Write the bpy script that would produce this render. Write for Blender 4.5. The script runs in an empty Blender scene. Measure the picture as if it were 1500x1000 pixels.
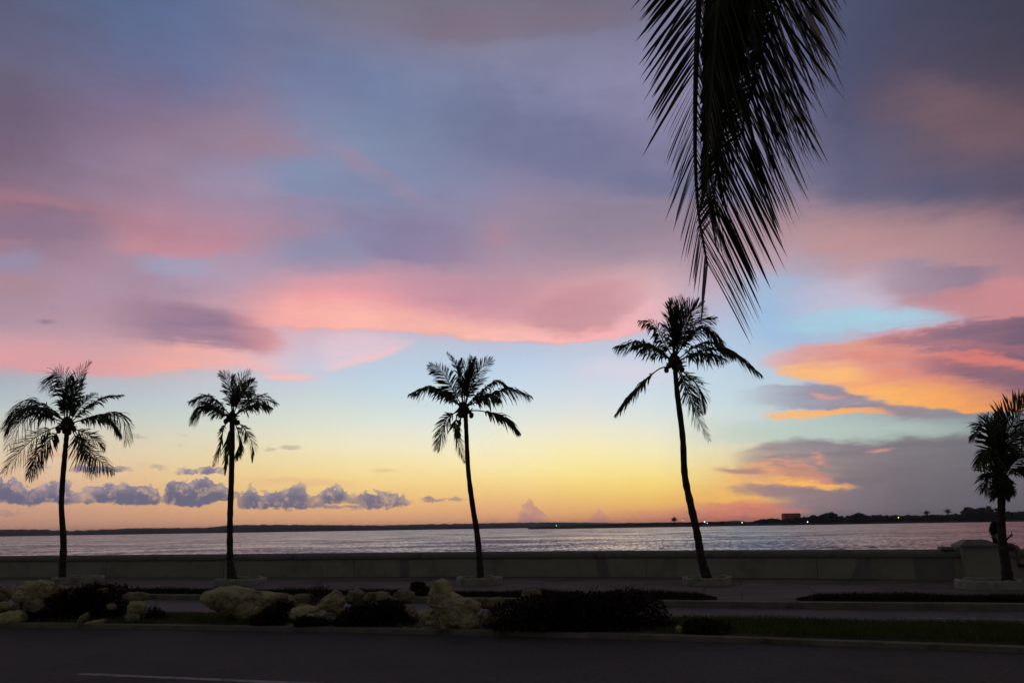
import bpy, bmesh, math, random
from mathutils import Vector, Matrix, noise
R = math.radians
rng = random.Random(7)
scene = bpy.context.scene
col = scene.collection

# ------------------------------------------------------------------ camera
F = 1155.0
PITCH = math.atan(272.5 / F)
ROLL = math.atan(24.0 / 1500.0)
CAM = Vector((0, 0, 1.75))
fwd = Vector((0, math.cos(PITCH), math.sin(PITCH)))
up0 = Vector((0, -math.sin(PITCH), math.cos(PITCH)))
rt0 = Vector((1, 0, 0))
rt = rt0 * math.cos(ROLL) - up0 * math.sin(ROLL)
up = rt0 * math.sin(ROLL) + up0 * math.cos(ROLL)
cd = bpy.data.cameras.new('camera')
cd.sensor_width = 36.0
cd.lens = 36.0 * F / 1500.0
cd.clip_start = 0.05
cd.clip_end = 60000
cam = bpy.data.objects.new('camera', cd)
col.objects.link(cam)
m = Matrix((rt, up, -fwd)).transposed().to_4x4()
m.translation = CAM
cam.matrix_world = m
scene.camera = cam


def ray(x, y):
    return rt * ((x - 750) / F) + up * (-(y - 500) / F) + fwd


def at(x, y, Y):
    r = ray(x, y)
    return CAM + r * (Y / r.y)


def gp(x, y, z=0.0):
    r = ray(x, y)
    return CAM + r * ((z - CAM.z) / r.z)


def project(p):
    d = p - CAM
    k = d.dot(fwd)
    return 750 + F * d.dot(rt) / k, 500 - F * d.dot(up) / k, k


def azel(x, y):
    r = ray(x, y).normalized()
    return math.degrees(math.atan2(r.x, r.y)), math.degrees(math.asin(r.z))


def interp(pts, x):
    if x <= pts[0][0]:
        a, b = pts[0], pts[1]
    elif x >= pts[-1][0]:
        a, b = pts[-2], pts[-1]
    else:
        for a, b in zip(pts, pts[1:]):
            if a[0] <= x <= b[0]:
                break
    t = (x - a[0]) / (b[0] - a[0])
    return tuple(p + (q - p) * t for p, q in zip(a[1:], b[1:]))


def lin(c):
    return tuple(((v / 255) / 12.92 if v / 255 <= .04045 else ((v / 255 + .055) / 1.055) ** 2.4) for v in c)


# ------------------------------------------------------------------ object helpers
def tag(o, label=None, cat=None, group=None, kind=None):
    for k, v in (('label', label), ('category', cat), ('group', group), ('kind', kind)):
        if v:
            o[k] = v
    return o


def empty(name, loc, label, cat, group=None):
    o = bpy.data.objects.new(name, None)
    o.empty_display_size = .2
    col.objects.link(o)
    o.location = loc
    return tag(o, label, cat, group)


ORG = {}


class MB:
    def __init__(s):
        s.v, s.f = [], []

    def quad(s, a, b, c, d):
        n = len(s.v)
        s.v += [tuple(a), tuple(b), tuple(c), tuple(d)]
        s.f.append((n, n + 1, n + 2, n + 3))

    def tri(s, a, b, c):
        n = len(s.v)
        s.v += [tuple(a), tuple(b), tuple(c)]
        s.f.append((n, n + 1, n + 2))

    def box(s, c, sx, sy, sz, rz=0.0):
        n = len(s.v)
        M = Matrix.Rotation(rz, 3, 'Z')
        for dz in (-.5, .5):
            for dx, dy in ((-.5, -.5), (.5, -.5), (.5, .5), (-.5, .5)):
                s.v.append(tuple(Vector(c) + M @ Vector((dx * sx, dy * sy, dz * sz))))
        for f in ((0, 3, 2, 1), (4, 5, 6, 7), (0, 1, 5, 4), (1, 2, 6, 5), (2, 3, 7, 6), (3, 0, 4, 7)):
            s.f.append(tuple(n + i for i in f))

    def tube(s, pts, rad, seg=8, cap=True):
        """pts: Vectors, rad: list of radii"""
        n0 = len(s.v)
        prev = None
        for i, p in enumerate(pts):
            t = (pts[min(i + 1, len(pts) - 1)] - pts[max(i - 1, 0)]).normalized()
            if prev is None:
                prev = t.orthogonal().normalized()
            prev = (prev - t * prev.dot(t)).normalized()
            b = t.cross(prev)
            for k in range(seg):
                a = 2 * math.pi * k / seg
                s.v.append(tuple(p + (prev * math.cos(a) + b * math.sin(a)) * rad[i]))
        for i in range(len(pts) - 1):
            for k in range(seg):
                k2 = (k + 1) % seg
                s.f.append((n0 + i * seg + k, n0 + i * seg + k2, n0 + (i + 1) * seg + k2, n0 + (i + 1) * seg + k))
        if cap:
            s.f.append(tuple(n0 + k for k in range(seg))[::-1])
            s.f.append(tuple(n0 + (len(pts) - 1) * seg + k for k in range(seg)))

    def ico(s, c, r, sub=2, amp=.25, freq=1.0, sc=(1, 1, 1), seed=0):
        bm = bmesh.new()
        bmesh.ops.create_icosphere(bm, subdivisions=sub, radius=1)
        n0 = len(s.v)
        off = Vector((seed * 3.1, seed * 1.7, seed * 5.3))
        for v in bm.verts:
            d = v.co.normalized()
            k = 1 + amp * noise.fractal(d * freq * 2 + off, 1.0, 2.0, 3)
            s.v.append((c[0] + d.x * r * k * sc[0], c[1] + d.y * r * k * sc[1], c[2] + d.z * r * k * sc[2]))
        for f in bm.faces:
            s.f.append(tuple(n0 + v.index for v in f.verts))
        bm.free()

    def build(s, name, mat, parent=None, smooth=False, origin=None):
        me = bpy.data.meshes.new(name)
        o = bpy.data.objects.new(name, me)
        off = Vector((0, 0, 0))
        if parent is not None:
            off = ORG.get(parent.name, None) or Vector(parent.location)
        elif origin is not None:
            off = Vector(origin)
            o.location = off
        me.from_pydata([tuple(Vector(v) - off) for v in s.v], [], s.f)
        me.update()
        if smooth:
            me.polygons.foreach_set('use_smooth', [True] * len(me.polygons))
        me.materials.append(mat)
        col.objects.link(o)
        if parent is not None:
            o.parent = parent
        ORG[o.name] = off.copy()
        return o


# ------------------------------------------------------------------ materials
def mat(name, c1, c2=None, rough=.85, scale=3.0, detail=6, bump=0.0, bscale=None, spec=.3, dist=.02, c3=None, sc3=.6, stretch=None):
    M = bpy.data.materials.new(name)
    M.use_nodes = True
    N, L = M.node_tree.nodes, M.node_tree.links
    P = N['Principled BSDF']
    P.inputs['Roughness'].default_value = rough
    P.inputs['Specular IOR Level'].default_value = spec
    tc = N.new('ShaderNodeNewGeometry').outputs['Position']
    if stretch:
        mp = N.new('ShaderNodeMapping')
        mp.inputs['Scale'].default_value = stretch
        L.new(tc, mp.inputs['Vector'])
        tc = mp.outputs[0]
    nz = N.new('ShaderNodeTexNoise')
    nz.inputs['Scale'].default_value = scale
    nz.inputs['Detail'].default_value = detail
    L.new(tc, nz.inputs['Vector'])
    rp = N.new('ShaderNodeValToRGB')
    rp.color_ramp.elements[0].position = .35
    rp.color_ramp.elements[1].position = .65
    rp.color_ramp.elements[0].color = (*c1, 1)
    rp.color_ramp.elements[1].color = (*(c2 or c1), 1)
    L.new(nz.outputs['Fac'], rp.inputs[0])
    out = rp.outputs[0]
    if c3:
        n3 = N.new('ShaderNodeTexNoise')
        n3.inputs['Scale'].default_value = sc3
        n3.inputs['Detail'].default_value = 8
        n3.inputs['Roughness'].default_value = .65
        L.new(tc, n3.inputs['Vector'])
        r3 = N.new('ShaderNodeMapRange')
        r3.inputs[1].default_value = .5
        r3.inputs[2].default_value = .68
        L.new(n3.outputs['Fac'], r3.inputs[0])
        mx = N.new('ShaderNodeMix')
        mx.data_type = 'RGBA'
        L.new(r3.outputs[0], mx.inputs[0])
        L.new(out, mx.inputs[6])
        mx.inputs[7].default_value = (*c3, 1)
        out = mx.outputs[2]
    L.new(out, P.inputs['Base Color'])
    if bump:
        nb = N.new('ShaderNodeTexNoise')
        nb.inputs['Scale'].default_value = bscale or scale * 4
        nb.inputs['Detail'].default_value = 8
        L.new(tc, nb.inputs['Vector'])
        bp = N.new('ShaderNodeBump')
        bp.inputs['Strength'].default_value = bump
        bp.inputs['Distance'].default_value = dist
        L.new(nb.outputs['Fac'], bp.inputs['Height'])
        L.new(bp.outputs[0], P.inputs['Normal'])
    return M


MAT = {
    'asphalt': mat('asphalt', (.046, .044, .042), (.076, .072, .068), .9, 14, 8, .5, 60, c3=(.035, .034, .035), sc3=.35, stretch=(1, 1, 1)),
    'asphalt_far': mat('asphalt_worn', (.095, .090, .098), (.13, .12, .13), .85, 6, 8, .5, 60, c3=(.075, .07, .075), sc3=.3),
    'soil': mat('soil', (.05, .045, .03), (.07, .065, .04), .95, 5, 6, .8, 25),
    'kerb': mat('kerb_concrete', (.15, .14, .11), (.22, .2, .16), .9, 3, 8, .5, 30, c3=(.06, .055, .045), sc3=1.5),
    'wall': mat('painted_wall', (.31, .305, .255), (.36, .355, .295), .85, 1.2, 8, .3, 25, c3=(.24, .235, .20), sc3=1.1),
    'coping': mat('coping_concrete', (.17, .17, .165), (.22, .22, .21), .85, 2, 8, .4, 25, c3=(.11, .11, .11), sc3=2),
    'ring': mat('whitewashed_ring', (.26, .27, .24), (.36, .37, .33), .85, 4, 8, .5, 30, c3=(.16, .16, .13), sc3=3),
    'trunk': mat('palm_bark', (.035, .028, .024), (.07, .058, .05), .95, 3, 6, .8, 12, stretch=(1, 1, 7), dist=.03),
    'frond': mat('frond_leaf', (.032, .052, .018), (.062, .088, .030), .5, 4, 3, spec=.4),
    'rachis': mat('frond_rib', (.05, .05, .03), (.08, .07, .04), .6, 4, 3),
    'coconut': mat('coconut_husk', (.05, .055, .02), (.08, .06, .03), .6, 8, 3),
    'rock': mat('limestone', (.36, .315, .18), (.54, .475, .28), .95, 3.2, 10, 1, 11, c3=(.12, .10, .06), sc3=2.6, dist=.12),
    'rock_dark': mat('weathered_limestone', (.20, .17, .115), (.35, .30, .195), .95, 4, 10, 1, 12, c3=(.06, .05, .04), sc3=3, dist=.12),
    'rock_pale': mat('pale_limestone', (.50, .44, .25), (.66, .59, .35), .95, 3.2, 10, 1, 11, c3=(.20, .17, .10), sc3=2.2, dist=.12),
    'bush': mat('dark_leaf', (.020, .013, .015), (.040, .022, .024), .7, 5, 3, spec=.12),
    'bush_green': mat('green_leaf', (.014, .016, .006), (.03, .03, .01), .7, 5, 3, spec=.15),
    'twig': mat('twig', (.05, .025, .018), (.08, .04, .03), .9, 5, 3),
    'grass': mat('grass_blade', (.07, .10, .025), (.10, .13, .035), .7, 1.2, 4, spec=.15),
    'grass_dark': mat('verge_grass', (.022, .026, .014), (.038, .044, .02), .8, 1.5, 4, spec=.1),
    'paint': mat('road_paint', (.20, .20, .21), (.34, .34, .35), .8, 10, 8, c3=(.12, .12, .13), sc3=6),
    'hill': mat('hill_wood', (.016, .024, .030), (.026, .036, .040), .95, .02, 6),
    'shore': mat('shore_land', (.02, .02, .016), (.03, .028, .02), .95, .05, 6),
    'far_tree': mat('far_foliage', (.012, .016, .012), (.025, .03, .02), .9, .15, 6),
    'rust': mat('terracotta_roof', (.5, .16, .16), (.6, .2, .2), .9, .3, 3),
    'house': mat('dark_facade', (.05, .035, .035), (.07, .05, .05), .9, .3, 3),
    'skin': mat('skin', (.24, .12, .08), (.28, .15, .10), .55, 6, 3),
    'hair': mat('hair', (.008, .006, .006), (.016, .012, .010), .6, 30, 4, 1, 60, stretch=(1, 1, .3)),
    'denim': mat('denim', (.06, .08, .12), (.09, .11, .16), .9, 20, 4),
    'top': mat('shirt_cloth', (.05, .045, .05), (.07, .06, .065), .9, 20, 4),
    'phone': mat('dark_plastic', (.01, .01, .012), (.012, .012, .014), .3, 5, 2),
    'steel': mat('dark_steel', (.03, .03, .03), (.05, .05, .05), .6, 5, 2),
}


def sidewalk_mat():
    M = mat('pavement', (.100, .088, .076), (.150, .130, .112), .9, 1.1, 9, .4, 25, c3=(.05, .044, .04), sc3=.5, stretch=(.5, 1, 1))
    N, L = M.node_tree.nodes, M.node_tree.links
    P = N['Principled BSDF']
    src = P.inputs['Base Color'].links[0].from_socket
    g = N.new('ShaderNodeNewGeometry')
    mp = N.new('ShaderNodeMapping')
    mp.inputs['Rotation'].default_value = (0, 0, R(15.4))
    L.new(g.outputs['Position'], mp.inputs['Vector'])
    nz = N.new('ShaderNodeTexNoise')
    nz.inputs['Scale'].default_value = 1.3
    nz.inputs['Detail'].default_value = 5
    L.new(g.outputs['Position'], nz.inputs['Vector'])
    ad = N.new('ShaderNodeVectorMath')
    ad.operation = 'MULTIPLY_ADD'
    L.new(nz.outputs['Color'], ad.inputs[0])
    ad.inputs[1].default_value = (.09, .09, 0)
    L.new(mp.outputs[0], ad.inputs[2])
    br = N.new('ShaderNodeTexBrick')
    br.offset = 0.35
    br.inputs['Color1'].default_value = (1, 1, 1, 1)
    br.inputs['Color2'].default_value = (.82, .80, .78, 1)
    br.inputs['Mortar'].default_value = (.35, .33, .32, 1)
    br.inputs['Scale'].default_value = 1
    br.inputs['Mortar Size'].default_value = .02
    br.inputs['Brick Width'].default_value = 2.6
    br.inputs['Row Height'].default_value = 2.1
    L.new(ad.outputs[0], br.inputs['Vector'])
    mx = N.new('ShaderNodeMix')
    mx.data_type = 'RGBA'
    mx.blend_type = 'MULTIPLY'
    mx.inputs[0].default_value = 1
    L.new(src, mx.inputs[6])
    L.new(br.outputs['Color'], mx.inputs[7])
    L.new(mx.outputs[2], P.inputs['Base Color'])
    return M


MAT['sidewalk'] = sidewalk_mat()


def water_mat():
    M = bpy.data.materials.new('sea_water')
    M.use_nodes = True
    N, L = M.node_tree.nodes, M.node_tree.links
    P = N['Principled BSDF']
    P.inputs['Base Color'].default_value = (.012, .014, .020, 1)
    P.inputs['Roughness'].default_value = .13
    P.inputs['IOR'].default_value = 1.33
    P.inputs['Specular IOR Level'].default_value = .5
    g = N.new('ShaderNodeNewGeometry').outputs['Position']
    acc = None
    # wave slopes at three sizes: swell, chop and ripples
    for sx, sc, k, rz, det, lean in ((.9, .05, .35, 10, 2, 0), (2.8, .32, 1.35, 6, 4, 1), (2.4, 1.4, .85, -8, 2, 1)):
        mp = N.new('ShaderNodeMapping')
        mp.inputs['Rotation'].default_value = (0, 0, R(rz))
        mp.inputs['Scale'].default_value = (sx, 1, 1)
        L.new(g, mp.inputs['Vector'])
        nz = N.new('ShaderNodeTexNoise')
        nz.inputs['Scale'].default_value = sc
        nz.inputs['Detail'].default_value = det
        L.new(mp.outputs[0], nz.inputs['Vector'])
        s = N.new('ShaderNodeVectorMath'); s.operation = 'SUBTRACT'
        L.new(nz.outputs['Color'], s.inputs[0]); s.inputs[1].default_value = (.5, .5, .5)
        if lean:
            # the faces turned to the shore are the steep ones
            ab = N.new('ShaderNodeVectorMath'); ab.operation = 'ABSOLUTE'
            L.new(s.outputs[0], ab.inputs[0])
            sx_ = N.new('ShaderNodeSeparateXYZ'); L.new(ab.outputs[0], sx_.inputs[0])
            s0 = N.new('ShaderNodeSeparateXYZ'); L.new(s.outputs[0], s0.inputs[0])
            ng = N.new('ShaderNodeMath'); ng.operation = 'MULTIPLY'; L.new(sx_.outputs[1], ng.inputs[0]); ng.inputs[1].default_value = -1.0
            s = N.new('ShaderNodeCombineXYZ'); L.new(s0.outputs[0], s.inputs[0]); L.new(ng.outputs[0], s.inputs[1])
        m_ = N.new('ShaderNodeVectorMath'); m_.operation = 'MULTIPLY_ADD'
        L.new(s.outputs[0], m_.inputs[0]); m_.inputs[1].default_value = (k * .5 * WAVE, k * WAVE, 0)
        if acc is None: m_.inputs[2].default_value = (0, 0, 1)
        else: L.new(acc, m_.inputs[2])
        acc = m_.outputs[0]
    nn = N.new('ShaderNodeVectorMath'); nn.operation = 'NORMALIZE'
    L.new(acc, nn.inputs[0])
    L.new(nn.outputs[0], P.inputs['Normal'])
    return M


WAVE = 1.0
MAT['water'] = water_mat()


def emis(name, c, s):
    M = bpy.data.materials.new(name)
    M.use_nodes = True
    P = M.node_tree.nodes['Principled BSDF']
    P.inputs['Base Color'].default_value = (*c, 1)
    P.inputs['Emission Color'].default_value = (*c, 1)
    P.inputs['Emission Strength'].default_value = s
    return M


BACK = .03
HAZE = 6e-5
# ------------------------------------------------------------------ the dusk sky (world)
world = bpy.data.worlds.new('World')
scene.world = world
world.use_nodes = True
skyg = bpy.data.node_groups.new('dusk_sky', 'ShaderNodeTree')
skyg.interface.new_socket('Color', in_out='OUTPUT', socket_type='NodeSocketColor')
WN, WL = skyg.nodes, skyg.links


def nd(t, **k):
    n = WN.new(t)
    for a_, b_ in k.items():
        setattr(n, a_, b_)
    return n


def mth(op, a_, b_=None, c_=None, clamp=False):
    n = nd('ShaderNodeMath', operation=op)
    n.use_clamp = clamp
    for i, v in enumerate((a_, b_, c_)):
        if v is None:
            continue
        if isinstance(v, (int, float)):
            n.inputs[i].default_value = v
        else:
            WL.new(v, n.inputs[i])
    return n.outputs[0]


def mrange(v, a_, b_, c_=0.0, d_=1.0, smooth=False):
    n = nd('ShaderNodeMapRange')
    if smooth:
        n.interpolation_type = 'SMOOTHSTEP'
    for i, q in enumerate((v, a_, b_, c_, d_)):
        if isinstance(q, (int, float)):
            n.inputs[i].default_value = q
        else:
            WL.new(q, n.inputs[i])
    return n.outputs[0]


def mixc(f, a_, b_, blend='MIX'):
    n = nd('ShaderNodeMix', data_type='RGBA')
    n.blend_type = blend
    for i, q in ((0, f), (6, a_), (7, b_)):
        if isinstance(q, (int, float)):
            n.inputs[i].default_value = q
        elif isinstance(q, tuple):
            n.inputs[i].default_value = (*q, 1)
        else:
            WL.new(q, n.inputs[i])
    return n.outputs[2]


def wnoise(vec, scale, detail=4, rough=.55, sx=1, sy=1, off=0.0):
    mp = nd('ShaderNodeMapping')
    mp.inputs['Scale'].default_value = (sx, sy, 1)
    mp.inputs['Location'].default_value = (off, off * .7, off * .3)
    WL.new(vec, mp.inputs['Vector'])
    n = nd('ShaderNodeTexNoise')
    n.noise_dimensions = '2D'
    n.inputs['Scale'].default_value = scale
    n.inputs['Detail'].default_value = detail
    n.inputs['Roughness'].default_value = rough
    WL.new(mp.outputs[0], n.inputs['Vector'])
    return mth('SUBTRACT', n.outputs['Fac'], .5)


tcw = nd('ShaderNodeTexCoord')
sep = nd('ShaderNodeSeparateXYZ')
WL.new(tcw.outputs['Generated'], sep.inputs[0])
dx, dy, dz = sep.outputs
AZ = mth('DEGREES', mth('ARCTAN2', dx, dy))
EL = mth('DEGREES', mth('ARCSINE', dz))
cmb = nd('ShaderNodeCombineXYZ')
WL.new(AZ, cmb.inputs[0]); WL.new(EL, cmb.inputs[1])
UV = cmb.outputs[0]
n_big = wnoise(UV, .10, 3, .5, .55, 1.3, 3.0)       # soft billows
n_streak = wnoise(UV, .22, 6, .60, .55, 1.6, 11.0)     # wind drawn streaks
n_fine = wnoise(UV, .9, 6, .6, .5, 1.6, 23.0)
n_puff = wnoise(UV, .85, 7, .6, 1, 1.15, 31.0)
n_puff2 = wnoise(UV, 2.1, 5, .6, 1, 1.1, 47.0)
n_fib = wnoise(UV, .55, 7, .68, .22, 2.4, 83.0)
n_diag = wnoise(UV, .16, 5, .6, .8, 1.3, 61.0)

vmap = nd('ShaderNodeMapping'); vmap.inputs['Scale'].default_value = (1, 1.25, 1); WL.new(UV, vmap.inputs['Vector'])
vor = nd('ShaderNodeTexVoronoi'); vor.voronoi_dimensions = '2D'; vor.feature = 'SMOOTH_F1'
vor.inputs['Scale'].default_value = 1.25; vor.inputs['Smoothness'].default_value = .25; WL.new(vmap.outputs[0], vor.inputs['Vector'])
PUFF = mth('SUBTRACT', vor.outputs['Distance'], .35)
# (a vanishing share of the cloud noises keeps the node graph in order)
TIE = mth('ADD', mth('ADD', n_puff, mth('ADD', n_puff2, n_fib)), mth('ADD', mth('ADD', PUFF, n_diag), mth('ADD', n_fine, mth('ADD', n_big, n_streak))))
AZ = mth('MULTIPLY_ADD', TIE, 1e-6, AZ)
EL = mth('MULTIPLY_ADD', TIE, 1e-6, EL)

# colour of the sky by direction: columns of azimuth, stops of elevation
SX = [i * 125 for i in range(13)]
GRID = {
    0: [(95,98,125),(88,105,140),(92,110,148),(108,115,148),(118,115,130),(120,115,135),(118,110,128),(112,105,120),(118,118,150),(96,98,130),(76,80,108),(70,72,92),(60,62,80)],
    50: [(100,95,120),(98,108,142),(98,112,150),(112,120,152),(122,125,150),(128,118,138),(130,128,150),(120,120,145),(125,125,158),(98,100,134),(71,75,103),(75,74,95),(66,64,82)],
    100: [(105,100,120),(108,103,130),(102,112,150),(116,118,150),(110,126,165),(122,132,165),(135,135,165),(140,138,170),(138,135,165),(100,102,134),(72,76,104),(86,78,98),(74,68,84)],
    150: [(105,98,120),(122,108,135),(118,115,148),(132,125,155),(118,133,168),(116,128,160),(115,122,155),(130,128,160),(145,138,168),(104,104,134),(78,80,108),(98,84,100),(86,76,90)],
    200: [(115,98,122),(132,112,138),(142,118,142),(148,132,155),(130,142,172),(120,130,160),(114,122,155),(122,122,156),(145,136,165),(112,112,142),(88,87,114),(115,95,105),(116,92,102)],
    250: [(125,105,125),(140,122,145),(152,132,155),(140,140,172),(132,144,174),(128,138,170),(130,128,160),(120,120,152),(120,122,155),(122,120,148),(96,97,124),(92,88,112),(88,80,98)],
    300: [(150,116,132),(155,125,142),(160,133,155),(165,138,160),(138,142,175),(135,135,166),(155,138,160),(140,128,150),(150,136,155),(146,128,148),(106,106,132),(84,90,118),(95,85,102)],
    350: [(145,118,140),(160,128,145),(200,140,152),(168,142,168),(135,138,168),(142,136,165),(155,138,160),(142,130,150),(155,135,152),(185,148,152),(178,140,145),(180,138,142),(132,108,125)],
    400: [(165,140,158),(175,145,165),(165,158,184),(172,158,182),(160,148,172),(170,142,160),(185,150,165),(190,155,165),(190,165,178),(182,165,182),(190,158,168),(160,138,158),(178,136,148)],
    450: [(160,140,158),(175,145,162),(175,140,158),(220,160,165),(220,165,175),(210,160,170),(205,155,165),(215,165,172),(200,178,195),(160,192,222),(190,190,210),(200,172,184),(200,140,145)],
    500: [(195,155,168),(200,158,168),(205,158,166),(225,178,182),(200,196,215),(190,196,218),(178,198,222),(190,200,222),(190,205,228),(165,197,227),(195,195,205),(160,142,160),(120,100,124)],
    550: [(160,172,188),(175,182,194),(188,188,198),(195,200,214),(188,208,226),(188,212,230),(196,214,232),(205,215,228),(195,217,232),(195,212,228),(170,180,195),(150,160,170),(120,115,130)],
    600: [(185,200,202),(191,204,204),(191,210,214),(206,220,218),(213,224,220),(207,226,232),(215,228,232),(223,226,230),(211,226,230),(191,211,216),(165,185,188),(160,178,178),(140,150,155)],
    650: [(229,211,181),(226,211,184),(230,216,184),(234,226,191),(244,236,201),(246,238,211),(249,241,206),(254,241,191),(244,238,206),(209,211,201),(170,170,165),(150,150,152),(118,118,128)],
    700: [(228,191,159),(233,196,154),(241,204,146),(248,216,139),(255,223,136),(255,230,142),(255,232,142),(255,236,132),(255,232,122),(243,196,124),(170,140,125),(120,112,120),(104,102,115)],
    740: [(215,165,135),(222,168,130),(228,172,128),(236,182,128),(242,188,128),(246,185,125),(246,185,125),(250,192,112),(250,185,105),(215,145,112),(145,118,120),(110,103,113),(97,95,108)],
    765: [(200,148,132),(205,150,132),(212,155,132),(220,160,132),(226,160,132),(228,160,135),(228,155,132),(226,150,122),(215,140,118),(185,118,112),(128,105,110),(100,92,102),(90,86,98)],
}
GY = sorted(GRID)


def grid_col(x, y):
    y = min(max(y, GY[0]), GY[-1])
    x = min(max(x, 0), 1500)
    j = 0
    while j < len(GY) - 2 and y > GY[j + 1]: j += 1
    i = min(int(x // 125), 11)
    u = (x - SX[i]) / 125; v = (y - GY[j]) / (GY[j + 1] - GY[j])
    c = []
    for k in range(3):
        g = lambda a_, b_: lin(GRID[GY[a_]][b_])[k]
        c.append((g(j, i) * (1 - u) + g(j, i + 1) * u) * (1 - v) + (g(j + 1, i) * (1 - u) + g(j + 1, i + 1) * u) * v)
    return c


def dir_px(az, el):
    a_, e_ = R(az), R(el)
    p = CAM + Vector((math.sin(a_) * math.cos(e_), math.cos(a_) * math.cos(e_), math.sin(e_))) * 10
    return project(p)


def stepped(ramp, stops, mode='LINEAR'):
    ramp.interpolation = mode
    els = ramp.elements
    while len(els) > 1: els.remove(els[-1])
    els[0].position = stops[0][0]; els[0].color = stops[0][1]
    for p_, c_ in stops[1:]:
        e_ = els.new(p_); e_.color = c_


def ramp(fac, stops, mode='LINEAR'):
    """a colour ramp in a small group of its own"""
    g = bpy.data.node_groups.new('colour_band', 'ShaderNodeTree')
    g.interface.new_socket('Fac', in_out='INPUT', socket_type='NodeSocketFloat')
    g.interface.new_socket('Color', in_out='OUTPUT', socket_type='NodeSocketColor')
    a_, b_, c_ = g.nodes.new('NodeGroupInput'), g.nodes.new('ShaderNodeValToRGB'), g.nodes.new('NodeGroupOutput')
    stepped(b_.color_ramp, stops, mode)
    g.links.new(a_.outputs[0], b_.inputs[0]); g.links.new(b_.outputs[0], c_.inputs[0])
    n = nd('ShaderNodeGroup'); n.node_tree = g
    WL.new(fac, n.inputs[0])
    return n.outputs[0]


EL0, EL1 = -2.0, 46.0
wu = mth('MULTIPLY_ADD', n_big, 5.0, mth('MULTIPLY_ADD', n_streak, 5.0, AZ))
wv = mth('MULTIPLY_ADD', n_diag, 3.2, mth('MULTIPLY_ADD', n_streak, 1.6, EL))
# close to the horizon the layers lie calm
calm = mrange(EL, 6, 16, .12, 1.0)
wv = mth('ADD', EL, mth('MULTIPLY', mth('SUBTRACT', wv, EL), calm))
wu = mth('ADD', AZ, mth('MULTIPLY', mth('SUBTRACT', wu, AZ), calm))
elf = mrange(wv, EL0, EL1)
AZC = [-40 + i * 5.0 for i in range(17)]
sky = None
for i, az in enumerate(AZC):
    st = []
    for k in range(31):
        f_ = k / 30
        el = EL0 + (EL1 - EL0) * f_
        x, y, kk = dir_px(az, max(el, .3))
        c = grid_col(x, y)
        if y < 0:
            d = min(1, -y / 500); c = [v * (1 - d * .45) for v in c]
        st.append((f_, (*c, 1)))
    rpo = ramp(elf, st, 'B_SPLINE')
    if sky is None: sky = rpo
    else: sky = mixc(mrange(wu, AZC[i - 1], az, smooth=False), sky, rpo)

RA0, RA1 = -48.0, 48.0
azf = mrange(AZ, RA0, RA1)
EB = 50.0


def azseq():
    """azimuth, tied to the layers below so that the layers are worked through one after another"""
    q = nd('ShaderNodeSeparateColor'); WL.new(sky, q.inputs[0])
    return mth('MULTIPLY_ADD', q.outputs[0], 1e-7, azf), mth('MULTIPLY_ADD', q.outputs[0], 1e-7, EL)




def ribbon(pts, cols, soft_hi, soft_lo, n1=0.0, n2=0.0, n3=0.0, alpha=1.0, tex=0.30, src=None, mode='LINEAR'):
    """pts: (x, ytop, ybot[, alpha]) in photo px; cols: [(x, rgb)]; soft in px; n*: edge raggedness in degrees"""
    global sky
    D = 0.049
    st = []
    for p in pts:
        a1, e1 = azel(p[0], p[1]); a2, e2 = azel(p[0], p[2])
        al = p[3] if len(p) > 3 else 1.0
        st.append((((a1 + a2) / 2 - RA0) / (RA1 - RA0), (e1 / EB, e2 / EB, al, 1)))
    azq, elq = azseq(); rpo = ramp(azq, st, mode)
    sp = nd('ShaderNodeSeparateColor'); WL.new(rpo, sp.inputs[0])
    e = elq
    if n1: e = mth('MULTIPLY_ADD', n_streak, n1, e)
    if n2: e = mth('MULTIPLY_ADD', n_fine, n2 * 1.25, e); e = mth('MULTIPLY_ADD', n_fib, n2 * 1.1, e)
    if n3: e = mth('MULTIPLY_ADD', n_puff, n3, e)
    e = mth('DIVIDE', e, EB)
    hi = mth('SUBTRACT', sp.outputs[0], e)
    lo = mth('SUBTRACT', e, sp.outputs[1])
    mh = mrange(hi, -soft_hi * D * .5 / EB, soft_hi * D * .5 / EB, smooth=True)
    ml = mrange(lo, -soft_lo * D * .5 / EB, soft_lo * D * .5 / EB, smooth=True)
    f_ = mth('MULTIPLY', mth('MULTIPLY', mh, ml), mth('MULTIPLY', sp.outputs[2], alpha))
    if tex:
        f_ = mth('MULTIPLY', f_, mrange(src or n_fib, -.20, .10, 1 - tex, 1.0))
    if len(cols) == 1:
        c = lin(cols[0][1])
    else:
        c = ramp(azq, [((azel(x, pts[0][1])[0] - RA0) / (RA1 - RA0), (*lin(c_), 1)) for x, c_ in cols])
    sky = mixc(f_, sky, c)


W = lambda *c: [(0, c)]
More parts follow.
